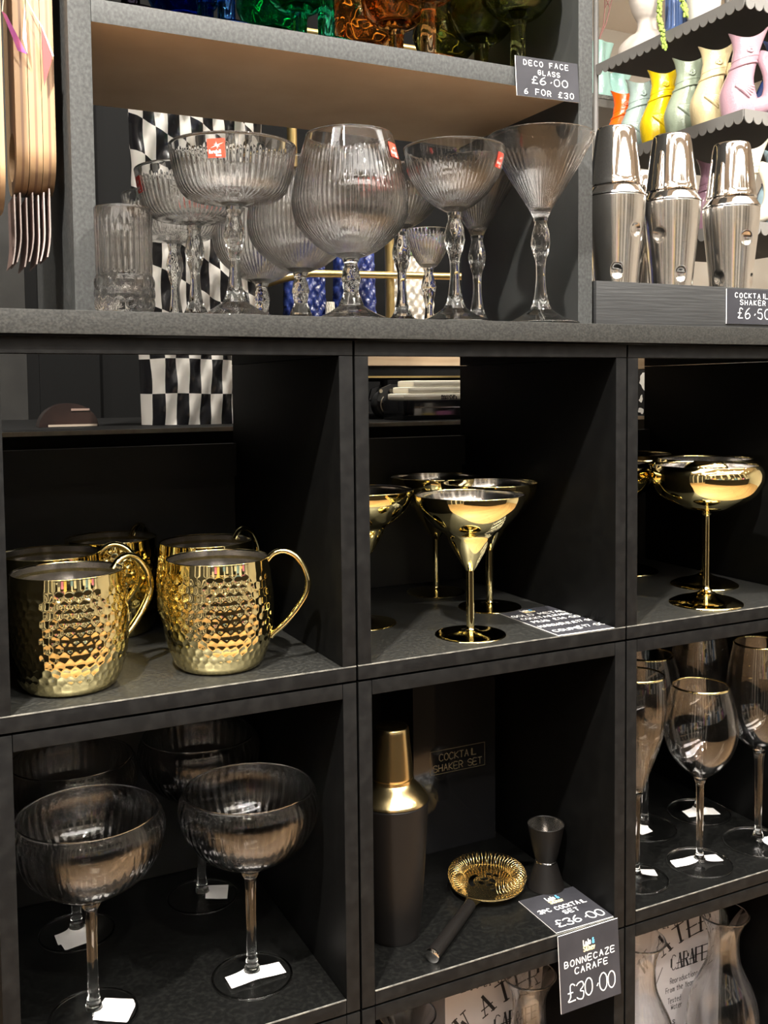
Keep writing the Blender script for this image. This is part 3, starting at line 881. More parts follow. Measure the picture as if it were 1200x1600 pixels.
cf = make_carafe('clear glass carafe under the shaker set, half behind the hanging price card')
cf.location = (.2600, .0800, BF)
dup(cf, (.0940, .0800, BF), 0, 'clear glass carafe low at the left of the middle bottom cube')
c3 = dup(cf, (.5720, .0750, BF), 0, 'clear glass carafe with a white paper label, right side of the bottom cube')
bm = bmesh.new()
for part, (u0, u1, v0, v1) in enumerate(((-.034, .034, .030, .088), (-.024, .024, .036, .080))):
    na = 20; ring = []
    rC = .0493 + .0002 * part
    a0 = math.atan2(-.8803 - .075, -.3995 - .572)
    pts = [(u0, v0), (u1, v0), (u1, v1 - .012), (0, v1), (u0, v1 - .012)] if part == 0 else [((u1) * math.cos(2 * PI * k / 40), (v0 + v1) / 2 + (v1 - v0) / 2 * math.sin(2 * PI * k / 40)) for k in range(40)]
    nu, nv = 24, 12
    for i in range(nu):
        for j in range(nv):
            q = []
            ok = True
            for ii, jj in ((i, j), (i + 1, j), (i + 1, j + 1), (i, j + 1)):
                u = u0 + (u1 - u0) * ii / nu; v = v0 + (v1 - v0) * jj / nv
                if part and (u / u1) ** 2 + ((v - (v0 + v1) / 2) / ((v1 - v0) / 2)) ** 2 > 1.02: ok = False
                rz = rC if v < .070 else rC - .0018 * (v - .070) / .04
                q.append((rz * math.cos(a0 + u / rC), rz * math.sin(a0 + u / rC), v))
            if ok: bm.faces.new([bm.verts.new(c) for c in q]).material_index = part
bmesh.ops.remove_doubles(bm, verts=bm.verts, dist=1e-6)
obj('paper_label', bm, [PAPER, mat('faded_pink_print', (.62, .44, .44), .7)], c3, recalc=False)['label'] = 'white paper label with a pink oval'
dup(cf, (.4300, .0780, BF), 0, 'clear glass carafe at the left of the right bottom cube', 1.0)
# ---------------------------------------------------------------- clear fluted glasses on the counter slab
def facet_knob(zlo, zhi, n=9, amp=.0009):
    zc = (zlo + zhi) / 2
    def mod(th, r, z):
        if zlo < z < zhi:
            k = math.sin(PI * (z - zlo) / (zhi - zlo))
            row = math.sin(3 * PI * (z - zlo) / (zhi - zlo))
            r = r + amp * k * math.cos(n * th + (PI if row < 0 else 0)) * abs(row)
        return r, z
    return mod
RED_Z = .0003
def red_sticker(parent, prof_r, zc, h, ang, w, text=True):
    """small red square sticker wrapped on the outside of a bowl; prof_r(z) gives the outer radius"""
    bm = bmesh.new()
    def mp(off):
        def f(u, v, o=0):
            r = prof_r(zc + v) + off + o
            a = ang + u / prof_r(zc)
            return Vector((r * math.cos(a), r * math.sin(a), zc + v))
        return f
    m0 = mp(.0007); n = 8
    grid = [[bm.verts.new(m0(-w / 2 + w * i / n, -h / 2 + h * j / n)) for i in range(n + 1)] for j in range(n + 1)]
    for j in range(n):
        for i in range(n):
            bm.faces.new([grid[j][i], grid[j][i + 1], grid[j + 1][i + 1], grid[j + 1][i]])
    st = obj('sticker', bm, REDST, parent, recalc=False); st['label'] = 'red square maker sticker'
    bm = bmesh.new(); m1 = mp(.0009)
    c = Vector((w * .05, h * .14))
    for a, L in ((0.35, .42), (1.75, .22), (2.8, .2), (-.9, .16)):
        d = Vector((math.cos(a), math.sin(a))) * w * L; nn = Vector((-d.y, d.x)).normalized() * w * .022
        for sgn in (1, -1):
            tip = c + d * sgn
            bm.faces.new([bm.verts.new(m1(*p)) for p in (c - nn, tip, c + nn)])
    write(bm, 'Bormioli', m1, -w * .40, -h * .27, h * .17, h * .035, 1.3, .55)
    write(bm, 'Rocco', m1, -w * .02, -h * .43, h * .11, h * .025, 1.3, .55)
    obj('print', bm, PAPER, st, smooth=False, recalc=False)
    return st
def radius_fn(outer):
    o = cr2(outer, 6)
    def f(z):
        for a, b in zip(o[:-1], o[1:]):
            if a[1] <= z <= b[1] and b[1] > a[1]:
                return a[0] + (b[0] - a[0]) * (z - a[1]) / (b[1] - a[1])
        return o[-1][0]
    return f

def deco_stem(zk0, zk1, rk, zt, thin=.0052):
    return [(.0125, .0165), (.0085, .0260), (.0062, .0400), (thin, .0520), (.0058, zk0), (rk * .86, zk0 + (zk1 - zk0) * .28), (rk, zk0 + (zk1 - zk0) * .58), (rk * .8, zk0 + (zk1 - zk0) * .85), (.0070, zk1), (.0082, zt)]
dfoot = [(.0400, .0022), (.0330, .0050), (.0240, .0090), (.0170, .0135), (.0128, .0163)]
toC = lambda loc: math.atan2(-.8803 - loc[1], -.3995 - loc[0])     # bearing from a spot to where the shopper stands

GRP = 'clear fluted glasses on the counter slab'
# straight-sided coupe
A_b = [(.0082, .1096), (.0120, .1114), (.0280, .1138), (.0430, .1170), (.0505, .1232), (.0552, .1330), (.0595, .1500), (.0622, .1660)]
cA = clear_glass('fluted_coupe', 'front straight-sided fluted coupe with a red square sticker facing out', 'glass', GRP, .0420, dfoot, deco_stem(.062, .1005, .0100, .1090), A_b, .0022, .004, 60, .00030, mb=CUT, smod=facet_knob(.060, .101), fade=.01, band=.012)
cA.location = (-.1001, .0600, ST + .0003)
fA = radius_fn(A_b)
cB = dup(cA, (-.1027, .1950, ST + .0003), .2, 'straight-sided fluted coupe right behind the front one, second of the three', 1.02)
cC = dup(cA, (-.0925, .3230, ST + .0003), .4, 'rearmost straight-sided fluted coupe, rim just above the tumbler', 1.0)
red_sticker(cA, fA, .1520, .0165, toC(cA.location) - .25, .0165)
red_sticker(cB, fA, .1480, .0165, toC(cB.location) - .2 - 1.25, .0165)
red_sticker(cC, fA, .1480, .0165, toC(cC.location) - .4 + .5, .0165)
# balloon
D_b = [(.0090, .0650), (.0150, .0672), (.0298, .0740), (.0463, .0876), (.0560, .1010), (.0600, .1180), (.0585, .1360), (.0520, .1640), (.0447, .1890)]
dst = [(.0135, .0165), (.0100, .0240), (.0088, .0300), (.0086, .0380), (.0080, .0440), (.0086, .0480), (.0072, .0560), (.0074, .0600), (.0092, .0644)]
cD = clear_glass('balloon_glass', 'front big fluted balloon glass with a short stem, red sticker at its rim', 'glass', GRP, .0420, dfoot, [(.0130, .0165), (.0098, .0250), (.0078, .0310), (.0090, .0400), (.0095, .0450), (.0082, .0530), (.0068, .0580), (.0076, .0615), (.0092, .0644)], D_b, .0018, .004, 72, .00026, mb=CUT, smod=facet_knob(.031, .058), fade=.012, band=.020)
cD.location = (.0230, .0550, ST + .0003)
fD = radius_fn(D_b)
cE = dup(cD, (.0198, .1900, ST + .0003), .1, 'fluted balloon glass directly behind the big front one')
cF = dup(cD, (.0151, .3120, ST + .0003), .3, 'rearmost fluted balloon glass, low between two stems')
red_sticker(cD, fD, .1690, .0150, toC(cD.location) + 1.05, .0150)
# saucer
G_b = [(.0082, .1200), (.0130, .1222), (.0240, .1290), (.0359, .1395), (.0470, .1560), (.0530, .1720), (.0550, .1860)]
cG = clear_glass('fluted_saucer_glass', 'front fluted champagne saucer right of the balloon, red sticker on its right rim', 'glass', GRP, .0390, dfoot, deco_stem(.0700, .1120, .0108, .1190), G_b, .0018, .004, 60, .00028, mb=CUT, smod=facet_knob(.068, .112), fade=.01, band=.018)
cG.location = (.1443, .0500, ST + .0003)
fG = radius_fn(G_b)
cH = dup(cG, (.1425, .1720, ST + .0003), .2, 'fluted champagne saucer behind the front saucer, stem by the balloon bowl')
red_sticker(cG, fG, .1690, .0150, toC(cG.location) + 1.15, .0140)
red_sticker(cH, fG, .1650, .0150, toC(cH.location) - .2 - .3, .0140)
# small cone
I_b = [(.0070, .0930), (.0120, .0965), (.0200, .1080), (.0290, .1280), (.0330, .1420)]
cI = clear_glass('fluted_wine_glass', 'small fluted cone-bowled glass at the back between the saucers', 'glass', None, .0330, [(p[0] * .8, p[1]) for p in dfoot], [(.0100, .0165), (.0068, .0250), (.0052, .0400), (.0085, .0600), (.0095, .0700), (.0062, .0850), (.0070, .0925)], I_b, .0016, .004, 40, .00025, mb=CUT, smod=facet_knob(.05, .085), fade=.008)
cI.location = (.2465, .2950, ST + .0003)
# martini
J_b = [(.0080, .1180), (.0116, .1262), (.0165, .1340), (.0361, .1650), (.0480, .1850), (.0595, .2060)]
cJ = clear_glass('martini_glass', 'front fluted martini glass at the right end of the row', 'glass', GRP, .0430, dfoot, deco_stem(.0700, .1115, .0104, .1172), J_b, .0016, .010, 48, .00026, mb=CUT, smod=facet_knob(.068, .112), fade=.008, band=.020)
cJ.location = (.2463, .0350, ST + .0003)
cK = dup(cJ, (.2465, .1700, ST + .0003), .15, 'fluted martini glass behind the front martini glass')
# tumbler with a bubbled base
t = thing('tumbler', 'clear fluted tumbler with a bubbled base, next to the left bookcase post', 'glass', (-.2148, .0250, ST + .0003), 0)
def bub(th, r, z):
    if .003 < z < .032 and r > .02:
        best = 0
        for j in range(3):
            zc = .0080 + j * .0093; n = 16
            k = round((th / (2 * PI)) * n - .5 * (j % 2)); tc = (k + .5 * (j % 2)) / n * 2 * PI
            d2 = (((th - tc) * .0265) ** 2 + (z - zc) ** 2) / .0046 ** 2
            if d2 < 1: best = max(best, math.sqrt(1 - d2))
        return r + .0011 * best, z
    if z > .036 and r > .0247: return r + .00025 * math.cos(30 * th) * min(1, (.088 - z) / .01 if z < .088 else 0), z
    return r, z
prof = [(0, .0010), (.0200, .0010), (.0235, 0)] + cr2([(.0250, .0015), (.0258, .006), (.0260, .016), (.0260, .028), (.0256, .0325), (.0249, .0340), (.0249, .050), (.0252, .070), (.0257, .0930)], 7) + [(.0252, .0938), (.0246, .0932), (.0240, .070), (.0236, .040), (.0228, .022), (.0200, .0165), (0, .0160)]
obj('body', lat(prof, 180, bub), CUT, t, angle=60)

# ---------------------------------------------------------------- coloured goblets on the bookcase shelf
KB = 1.0625
SHZ = 1.4212 + .2870
def face_relief(th, r, z):
    if r < .012: return r, z
    a = .0016 * math.sin(3 * th + 40 * z) * math.sin(150 * z + 2 * th) + .0014 * math.sin(7 * th - 90 * z) * math.sin(90 * z)
    return r + a * min(1, max(0, (z - .075) / .01)), z
def make_goblet(m, label):
    t = thing('deco_goblet', label, 'glass')
    obj('foot', foot_mesh(.034, [(.032, .004), (.020, .006), (.012, .0085), (.0092, .0110)], .0118, .003, 48), [m, m], t, angle=60)
    obj('stem', lat([(0, .0120), (.0090, .0120), (.0084, .016), (.0084, .055), (.0100, .0620), (0, .0620)], 24), m, t)
    out = [(.0098, .0622), (.0150, .0645), (.0270, .0720), (.0370, .0860), (.0400, .1050), (.0390, .1300), (.0375, .1500)]
    obj('bowl', bowl_mesh(out, .0026, .008, 120, face_relief), m, t, angle=70)
    return t
gob = {'blue': (-.0924, BLUEG), 'green': (.0164, GREENG), 'amber': (.1392, AMBERG), 'olive green': (.2575, OLIVEG), 'dark violet': (-.1880, DARKG)}
for nm, (gx, gm) in gob.items():
    g = make_goblet(gm, 'front %s glass goblet on the bookcase shelf' % nm)
    g['group'] = 'coloured goblets on the bookcase shelf'
    g.location = (gx, .0960, SHZ); g.scale = (KB, KB, KB)
    if nm == 'dark violet':
        continue
    dup(g, (gx + .003, .1810, SHZ), 1.0, 'second %s glass goblet, between the front and rear ones' % nm, KB)
    dup(g, (gx + .001, .2660, SHZ), 2.0, 'rear %s glass goblet, sunk lowest behind the shelf edge' % nm, KB)

# ---------------------------------------------------------------- steel shakers in the dark tray
t = thing('display_tray', 'dark grained wooden tray holding steel shakers on the counter', 'tray', (.3393, BKY, 1.4212))
TRAYM = mat('charcoal_grained_wood', (.0195, .0200, .0205), .5, noise=(40, (.030, .0305, .031), .35, .7, (.25, 1, 5)), bump=(60, .5, .0012, (.25, 1, 6)))
obj('front_board', bx(0, .46, 0, .010, 0, .0552, bev=.0006), TRAYM, t)
obj('back_board', bx(0, .46, .33, .340, 0, .0552), TRAYM, t)
obj('side_board', bx(0.0, .010, .0102, .3298, 0, .0548), BLACK, t)
obj('side_board', bx(.45, .46, .0102, .3298, 0, .0548), BLACK, t)
obj('base_board', bx(.0102, .4498, .0102, .3298, 0.0002, .006), BLACK, t)
SB = 1.4212 + .0062
def make_shaker(label, dents):
    t = thing('steel_shaker', label, 'cocktail shaker', (0, 0, 0), 0, 'steel cocktail shakers in the tray')
    out = [(0, .0004), (.0200, .0004)] + cr2([(.0220, .0), (.0230, .0040), (.0248, .0350), (.0275, .0720), (.0310, .1050), (.0338, .1300), (.0350, .1470), (.0352, .1520)], 14) + [(.0346, .1528), (0, .1528)]
    def mod(th, r, z):
        d = 0
        for (a, zc, R) in dents:
            da = (th - a + PI) % (2 * PI) - PI
            q = ((da * .028) ** 2 + (z - zc) ** 2) / (R * R)
            if q < 1: d = max(d, (1 - q) ** .8 * R * .40)
            elif q < 2.6: d = max(d, -.00000)
        return r - d, z
    obj('body', lat(out, 220, mod), STEEL, t, angle=60)
    obj('shoulder', lat([(0, .1530), (.0352, .1530), (.0358, .1536), (.0356, .1548)] + cr2([(.0352, .1556), (.0320, .1610), (.0300, .1640), (.0288, .1652)], 4) + [(0, .1652)], 96), CHROME, t)
    obj('cap', lat([(0, .1654), (.0302, .1654), (.0310, .1662), (.0308, .1690)] + cr2([(.0305, .1700), (.0275, .1950), (.0240, .2220), (.0224, .2310)], 4) + cr2([(.0222, .2316), (.0212, .2335), (.0190, .2342), (.010, .2344)], 3) + [(0, .2344)], 96), CHROME, t)
    return t
def dents_for(loc, spec):
    b = toC(loc)
    return [(b + a, z, .0080) for a, z in spec]
for loc, spec, lab in (((.4200, .1190), ((.08, .064), (.85, .112), (2.5, .08)), 'front steel shaker half hidden by the bookcase post'),
                       ((.5116, .1190), ((-.47, .112), (.46, .0635), (2.6, .09)), 'front middle steel shaker, one dent at its left and one low right'),
                       ((.6167, .1190), ((.64, .112), (-.55, .064), (1.3, .064), (2.9, .1)), 'front right steel shaker above the tray price card')):
    s = make_shaker(lab, dents_for(loc, spec)); s.location = (*loc, SB); s.scale = (KB, KB, KB)
dup(s, (.5240, .2350, SB), 1.0, 'steel shaker in the second row, cap edge right of the half hidden front one', KB)
dup(s, (.6180, .3060, SB), 2.0, 'rearmost steel shaker, only a sliver of cap between the front two', KB)
dup(s, (.5960, .2130, SB), 3.0, 'steel shaker in the second row, cap edge right of the front middle one', KB)
# ---------------------------------------------------------------- striped serving boards hung at the left
def board_wood():
    m = mat('oiled_oak_board', (.62, .37, .15), .42)
    nt = m.node_tree; b = nt.nodes['Principled BSDF']
    tc = nt.nodes.new('ShaderNodeTexCoord'); mp = nt.nodes.new('ShaderNodeMapping'); mp.inputs['Scale'].default_value = (60, 60, 3)
    nz = nt.nodes.new('ShaderNodeTexNoise'); nz.inputs['Scale'].default_value = 1.5; nz.inputs['Detail'].default_value = 5
    cr = nt.nodes.new('ShaderNodeValToRGB')
    cr.color_ramp.elements[0].position = .3; cr.color_ramp.elements[0].color = (.27, .165, .085, 1)
    cr.color_ramp.elements[1].position = .7; cr.color_ramp.elements[1].color = (.39, .255, .14, 1)
    nt.links.new(tc.outputs['Object'], mp.inputs[0]); nt.links.new(mp.outputs[0], nz.inputs['Vector']); nt.links.new(nz.outputs['Fac'], cr.inputs['Fac'])
    nt.links.new(cr.outputs['Color'], b.inputs['Base Color'])
    return m
OAK = board_wood()
WALNUT = mat('walnut_strip', (.17, .095, .055), .45, noise=(50, (.23, .14, .085), .35, .7, (1, 1, .06)))
def board_slab(bm, x0, x1, w, L, hole_y, hole_z, hy, hz, mi):
    n = 48
    hole = [(hole_y + hy * math.cos(2 * PI * i / n), hole_z + hz * math.sin(2 * PI * i / n)) for i in range(n)]
    def outer(a):
        # point of the board outline in direction a from the hole centre
        dy, dz = math.cos(a), math.sin(a)
        best = None
        lo, hi = 0.0, 1.0
        for _ in range(40):
            m = (lo + hi) / 2; y = hole_y + dy * m; z = hole_z + dz * m
            r = w * .42
            inside = 0 <= y <= w and 0 <= z <= L
            if inside and z < r:
                if y < r and (y - r) ** 2 + (z - r) ** 2 > r * r: inside = False
                if y > w - r and (y - w + r) ** 2 + (z - r) ** 2 > r * r: inside = False
            if inside: lo = m
            else: hi = m
        return (hole_y + dy * lo, hole_z + dz * lo)
    out = [outer(2 * PI * i / n) for i in range(n)]
    V = {}
    for nm, x in (('a', x0), ('b', x1)):
        V[nm + 'h'] = [bm.verts.new((x, *p)) for p in hole]; V[nm + 'o'] = [bm.verts.new((x, *p)) for p in out]
    for i in range(n):
        j = (i + 1) % n
        for q in ([V['ah'][i], V['ah'][j], V['ao'][j], V['ao'][i]], [V['bh'][i], V['bo'][i], V['bo'][j], V['bh'][j]],
                  [V['ah'][i], V['bh'][i], V['bh'][j], V['ah'][j]], [V['ao'][i], V['ao'][j], V['bo'][j], V['bo'][i]]):
            bm.faces.new(q).material_index = mi
def make_board(label):
    t = thing('serving_board', label, 'serving board', (0, 0, 0), 0, 'striped serving boards hanging at the left')
    for nm, x0, x1, m in (('oak_layer', 0, .0048, OAK), ('walnut_stripe', .0048, .0070, WALNUT), ('oak_layer', .0070, .0112, OAK)):
        bm = bmesh.new(); board_slab(bm, x0, x1, .0845, .75, .040, .034, .026, .022, 0)
        obj(nm, bm, m, t, angle=30)
    return t
bd = make_board('striped oak serving board with the purple swing tag, leftmost of the three behind')
bd.location = (-.2976, .080, 1.5385)
dup(bd, (-.2858, .080, 1.5385), 0, 'striped oak serving board in the middle of the three, under the red tag')
dup(bd, (-.2741, .080, 1.5385), 0, 'striped oak serving board nearest the bookcase post')
dup(bd, (-.3235, .030, 1.5115), 0, 'oak serving board at the very edge of the photo, hanging lowest')

LEAF = mat('brown_card_leaf', (.20, .13, .115), .55, noise=(12, (.28, .19, .17), .35, .7))
LEAFE = mat('pale_card_edge', (.30, .25, .23), .6)
for i, (x, dz) in enumerate(((-.2990, .0), (-.2940, .002), (-.2885, -.002), (-.2830, .003), (-.2780, .001), (-.2730, .004), (-.2680, .008))):
    bm = bmesh.new(); n = 10; th = .0006
    A, B = [], []
    for k in range(n + 1):
        u = k / n; z = 1.534 - u * .0640 + dz
        cx = -.0045 * max(0, u - .55) ** 2 / .2 * (1 if i % 2 else .7)
        A.append([bm.verts.new((x + cx - th, y, z)) for y in (.095, .150)]); B.append([bm.verts.new((x + cx + th, y, z)) for y in (.095, .150)])
    for k in range(n):
        bm.faces.new([A[k][0], A[k][1], A[k + 1][1], A[k + 1][0]]); bm.faces.new([B[k][0], B[k + 1][0], B[k + 1][1], B[k][1]])
        bm.faces.new([A[k][0], A[k + 1][0], B[k + 1][0], B[k][0]]).material_index = 1
        bm.faces.new([A[k][1], B[k][1], B[k + 1][1], A[k + 1][1]]).material_index = 1
    bm.faces.new([A[0][0], B[0][0], B[0][1], A[0][1]]); bm.faces.new([A[n][0], A[n][1], B[n][1], B[n][0]])
    o = obj('brown_card', bm, [LEAF, LEAFE])
    tag(o, 'thin brown card hanging below the striped boards, %s from the left' % ('first', 'second', 'third', 'fourth', 'fifth', 'sixth', 'seventh')[i], 'card', 'curled brown cards below the boards')

TAGP = mat('purple_pink_tag', (.45, .12, .42), .5, noise=(45, (.75, .22, .30), .4, .6, (1, 1, 1)))
TAGR = mat('red_tag_paper', (.72, .05, .05), .5)
STR = mat('pale_string', (.75, .66, .52), .8)
for nm, lab, m, cor, strg, wl in (
    ('swing_tag', 'purple and pink folded swing tag on the leftmost striped board', TAGP,
     [(-.3075, .072, 1.6910), (-.3035, .0705, 1.6872), (-.2871, .070, 1.6550), (-.2945, .074, 1.6583)], [(-.307, .072, 1.690), (-.3045, .0715, 1.705), (-.298, .070, 1.715), (-.292, .073, 1.735)],
     [(-.2875, .0735, 1.7000), (-.2868, .070, 1.6555), (-.2902, .0735, 1.6700)]),
    ('swing_tag', 'red folded swing tag beside the right-hand striped board', TAGR,
     [(-.2743, .071, 1.6815), (-.2650, .069, 1.6565), (-.2728, .0725, 1.6290), (-.2740, .073, 1.6660)], [(-.2857, .0735, 1.7040), (-.2790, .072, 1.6904), (-.2755, .0715, 1.685), (-.2743, .071, 1.6815)],
     [(-.2745, .0705, 1.6825), (-.2735, .0702, 1.6827), (-.2642, .0682, 1.6560), (-.2655, .0685, 1.6555)])):
    t = thing(nm, lab, 'tag', (0, 0, 0), 0, 'folded swing tags')
    bm = bmesh.new()
    f = [bm.verts.new(c) for c in cor]; b2 = [bm.verts.new((c[0], c[1] + .0006, c[2])) for c in cor]
    bm.faces.new(f); bm.faces.new(b2[::-1])
    for i in range(4): bm.faces.new([f[i], b2[i], b2[(i + 1) % 4], f[(i + 1) % 4]])
    obj('tag_leaf', bm, m, t, smooth=False)
    bm = bmesh.new()
    f = [bm.verts.new(c) for c in wl]; b2 = [bm.verts.new((c[0], c[1] + .0004, c[2])) for c in wl]
    bm.faces.new(f); bm.faces.new(b2[::-1])
    for i in range(len(wl)): bm.faces.new([f[i], b2[i], b2[(i + 1) % len(wl)], f[(i + 1) % len(wl)]])
    obj('white_leaf', bm, PAPER, t, smooth=False)
    obj('string', tb(crom(strg, 5), .0005, 6), STR, t)

# ---------------------------------------------------------------- what stands behind the open shelves
PLAT0 = mat('black_partition_paint', (.003, .003, .003), .7, spec=.05)
PANELG = mat('grey_painted_panel', (.012, .0116, .0108), .6, noise=(20, (.016, .0155, .0142), .4, .7), bump=(90, .1, .001), spec=.1)
struct('wall_panel_left', bx(-1.4, -.190, 1.03, 1.06, 0, 2.6), PANELG)
struct('trim_2', bx(-.1895, -.169, 1.03, 1.06, 0, 2.6), PLAT0)
struct('partition_panel', bx(-.1685, -.06, 1.03, 1.05, 0, 2.6), PLAT0)
struct('wall_panel_back', bx(-.06, .90, 1.06, 1.08, 0, 2.6), PLAT0)
PLAT = mat('black_plinth_paint', (.004, .004, .004), .6, spec=.1)
t = thing('display_plinth', 'low black plinth with a pale front edge behind the upper cubes', 'plinth', (0, 0, 0))
obj('body', bx(-.55, 1.05, .405, 1.02, 0, 1.296), PLAT, t)
obj('top_board', bx(-.55, 1.05, .4015, 1.02, 1.2962, 1.3030), PLAT, t)
obj('edge_strip', bx(-.55, 1.05, .400, .4013, 1.2975, 1.3030), mat('worn_plinth_edge', (.40, .37, .31), .5, noise=(30, (.20, .18, .15), .4, .7)), t)
PZ = 1.3033

def checker_mat():
    m = mat('black_and_white_diamonds', (.8, .8, .8), .22)
    nt = m.node_tree; b = nt.nodes['Principled BSDF']
    tc = nt.nodes.new('ShaderNodeTexCoord'); mp = nt.nodes.new('ShaderNodeMapping')
    mp.inputs['Scale'].default_value = (1 / .0165, 0, 1 / .050)
    nz = nt.nodes.new('ShaderNodeTexNoise'); nz.inputs['Scale'].default_value = 5
    mx = nt.nodes.new('ShaderNodeVectorMath'); mx.operation = 'MULTIPLY_ADD'; mx.inputs[1].default_value = (.02, 0, .012)
    nt.links.new(tc.outputs['Object'], nz.inputs['Vector']); nt.links.new(nz.outputs['Color'], mx.inputs[0]); nt.links.new(tc.outputs['Object'], mx.inputs[2])
    sp = nt.nodes.new('ShaderNodeSeparateXYZ'); nt.links.new(mx.outputs[0], sp.inputs[0])
    rmp = nt.nodes.new('ShaderNodeMapRange'); rmp.inputs[1].default_value = .10; rmp.inputs[2].default_value = .20; rmp.inputs[3].default_value = 0; rmp.inputs[4].default_value = .62
    nt.links.new(sp.outputs[2], rmp.inputs[0])
    ml = nt.nodes.new('ShaderNodeMath'); ml.operation = 'MULTIPLY_ADD'
    nt.links.new(rmp.outputs[0], ml.inputs[0]); nt.links.new(sp.outputs[0], ml.inputs[1]); nt.links.new(sp.outputs[2], ml.inputs[2])
    cb = nt.nodes.new('ShaderNodeCombineXYZ'); nt.links.new(sp.outputs[0], cb.inputs[0]); nt.links.new(ml.outputs[0], cb.inputs[2])
    nt.links.new(cb.outputs[0], mp.inputs[0])
    ck = nt.nodes.new('ShaderNodeTexChecker'); ck.inputs['Scale'].default_value = 1.0
    ck.inputs['Color1'].default_value = (.74, .71, .66, 1); ck.inputs['Color2'].default_value = (.012, .012, .014, 1)
    of = nt.nodes.new('ShaderNodeVectorMath'); of.inputs[1].default_value = (.01, .37, .01)
    nt.links.new(mp.outputs[0], of.inputs[0]); nt.links.new(of.outputs[0], ck.inputs['Vector']); nt.links.new(ck.outputs['Color'], b.inputs['Base Color'])
    return m
CHECK = checker_mat()
rnd = random.Random(9)
def crinkled_bag(label, loc, w0, w1, h, d, m, skew=0.0, amp=.004):
    bm = bmesh.new(); nx, nz = 30, 50
    def P(u, v, s):
        w = w0 + (w1 - w0) * v
        x = (u - .5) * w + skew * v
        bulge = d * (.35 + .65 * (1 - v) ** .6) * math.sin(PI * min(max(u, 0), 1)) ** .5
        wr = amp * (math.sin(31 * u + 17 * v) * math.sin(23 * v + 5 * u) + .6 * math.sin(53 * v - 29 * u))
        return (x, s * bulge * .5 + (wr if 0 < u < 1 and 0 < v < 1 else 0), v * h)
    G2 = {}
    for s in (-1, 1):
        for j in range(nz + 1):
            for i in range(nx + 1):
                if s == 1 and i in (0, nx): G2[(s, i, j)] = G2[(-1, i, j)]; continue
                G2[(s, i, j)] = bm.verts.new(P(i / nx, j / nz, s))
        for j in range(nz):
            for i in range(nx):
                bm.faces.new([G2[(s, i, j)], G2[(s, i + 1, j)], G2[(s, i + 1, j + 1)], G2[(s, i, j + 1)]])
    for i in range(nx):
        q = [G2[(-1, i, 0)], G2[(-1, i + 1, 0)], G2[(1, i + 1, 0)], G2[(1, i, 0)]]
        bm.faces.new(list(dict.fromkeys(q)))
    o = obj('crinkled_bag', bm, m, None, angle=70); o.location = loc
    return o
o = crinkled_bag('', (.0000, .560, PZ), .172, .205, .53, .10, CHECK, .006)
o.name = 'tote_bag'; tag(o, 'tall black and white checked tote standing behind the clear glasses', 'bag')

# small domed dark purse on the plinth
PURSE = mat('glossy_dark_leather', (.010, .006, .0055), .16, noise=(25, (.022, .012, .010), .4, .7))
t = thing('domed_purse', 'small dark glossy domed purse on the plinth behind the mugs', 'purse', (-.1900, .560, PZ))
bm = bmesh.new()
prism(bm, [(.040 * math.cos(a * PI / 20), .033 * math.sin(a * PI / 20)) for a in range(21)], -.016, .016, 'y')
obj('body', bm, PURSE, t, angle=40)
obj('trim', bx(-.028, .038, -.0175, -.0162, .0005, .0035), mat('pale_purse_trim', (.22, .18, .14), .4), t)
obj('clasp_band', bx(.0030, .028, -.0180, -.0165, .0225, .0255), mat('pale_pink_trim', (.16, .11, .09), .4), t)

# gold trolley with wooden tiers and black castors
WOODT = mat('brown_trolley_board', (.26, .175, .10), .5, noise=(40, (.34, .25, .16), .35, .7, (.15, 1, 3)))
t = thing('display_trolley', 'gold-railed trolley with a wooden tier and black castors behind the cubes', 'trolley', (0, 0, PZ))
obj('tier_board', bx(.22, .66, .565, .88, .0870, .1080), WOODT, t)
obj('tier_underframe', bx(.22, .66, .570, .88, .0640, .0868), PLAT, t)
obj('gold_edge', bx(.22, .66, .5655, .5695, .0670, .0700), GOLDD, t)
for x, z0, z1 in ((.3275, .1085, .30), (.160, .395, .62), (.645, .1085, .62)):
    obj('rail_post', tb([(x, .575, z0), (x, .575, z1)], .0078, 14), GOLDD, t)
obj('hand_rail', tb([(.085, .620, .195), (.105, .585, .210), (.140, .565, .221), (.18, .560, .230), (.34, .560, .234), (.50, .560, .238), (.645, .560, .240)], .0058, 12), GOLDD, t)
obj('hand_rail', tb([(.160, .560, .60), (.40, .560, .60), (.645, .560, .60)], .0055, 12), GOLDD, t)
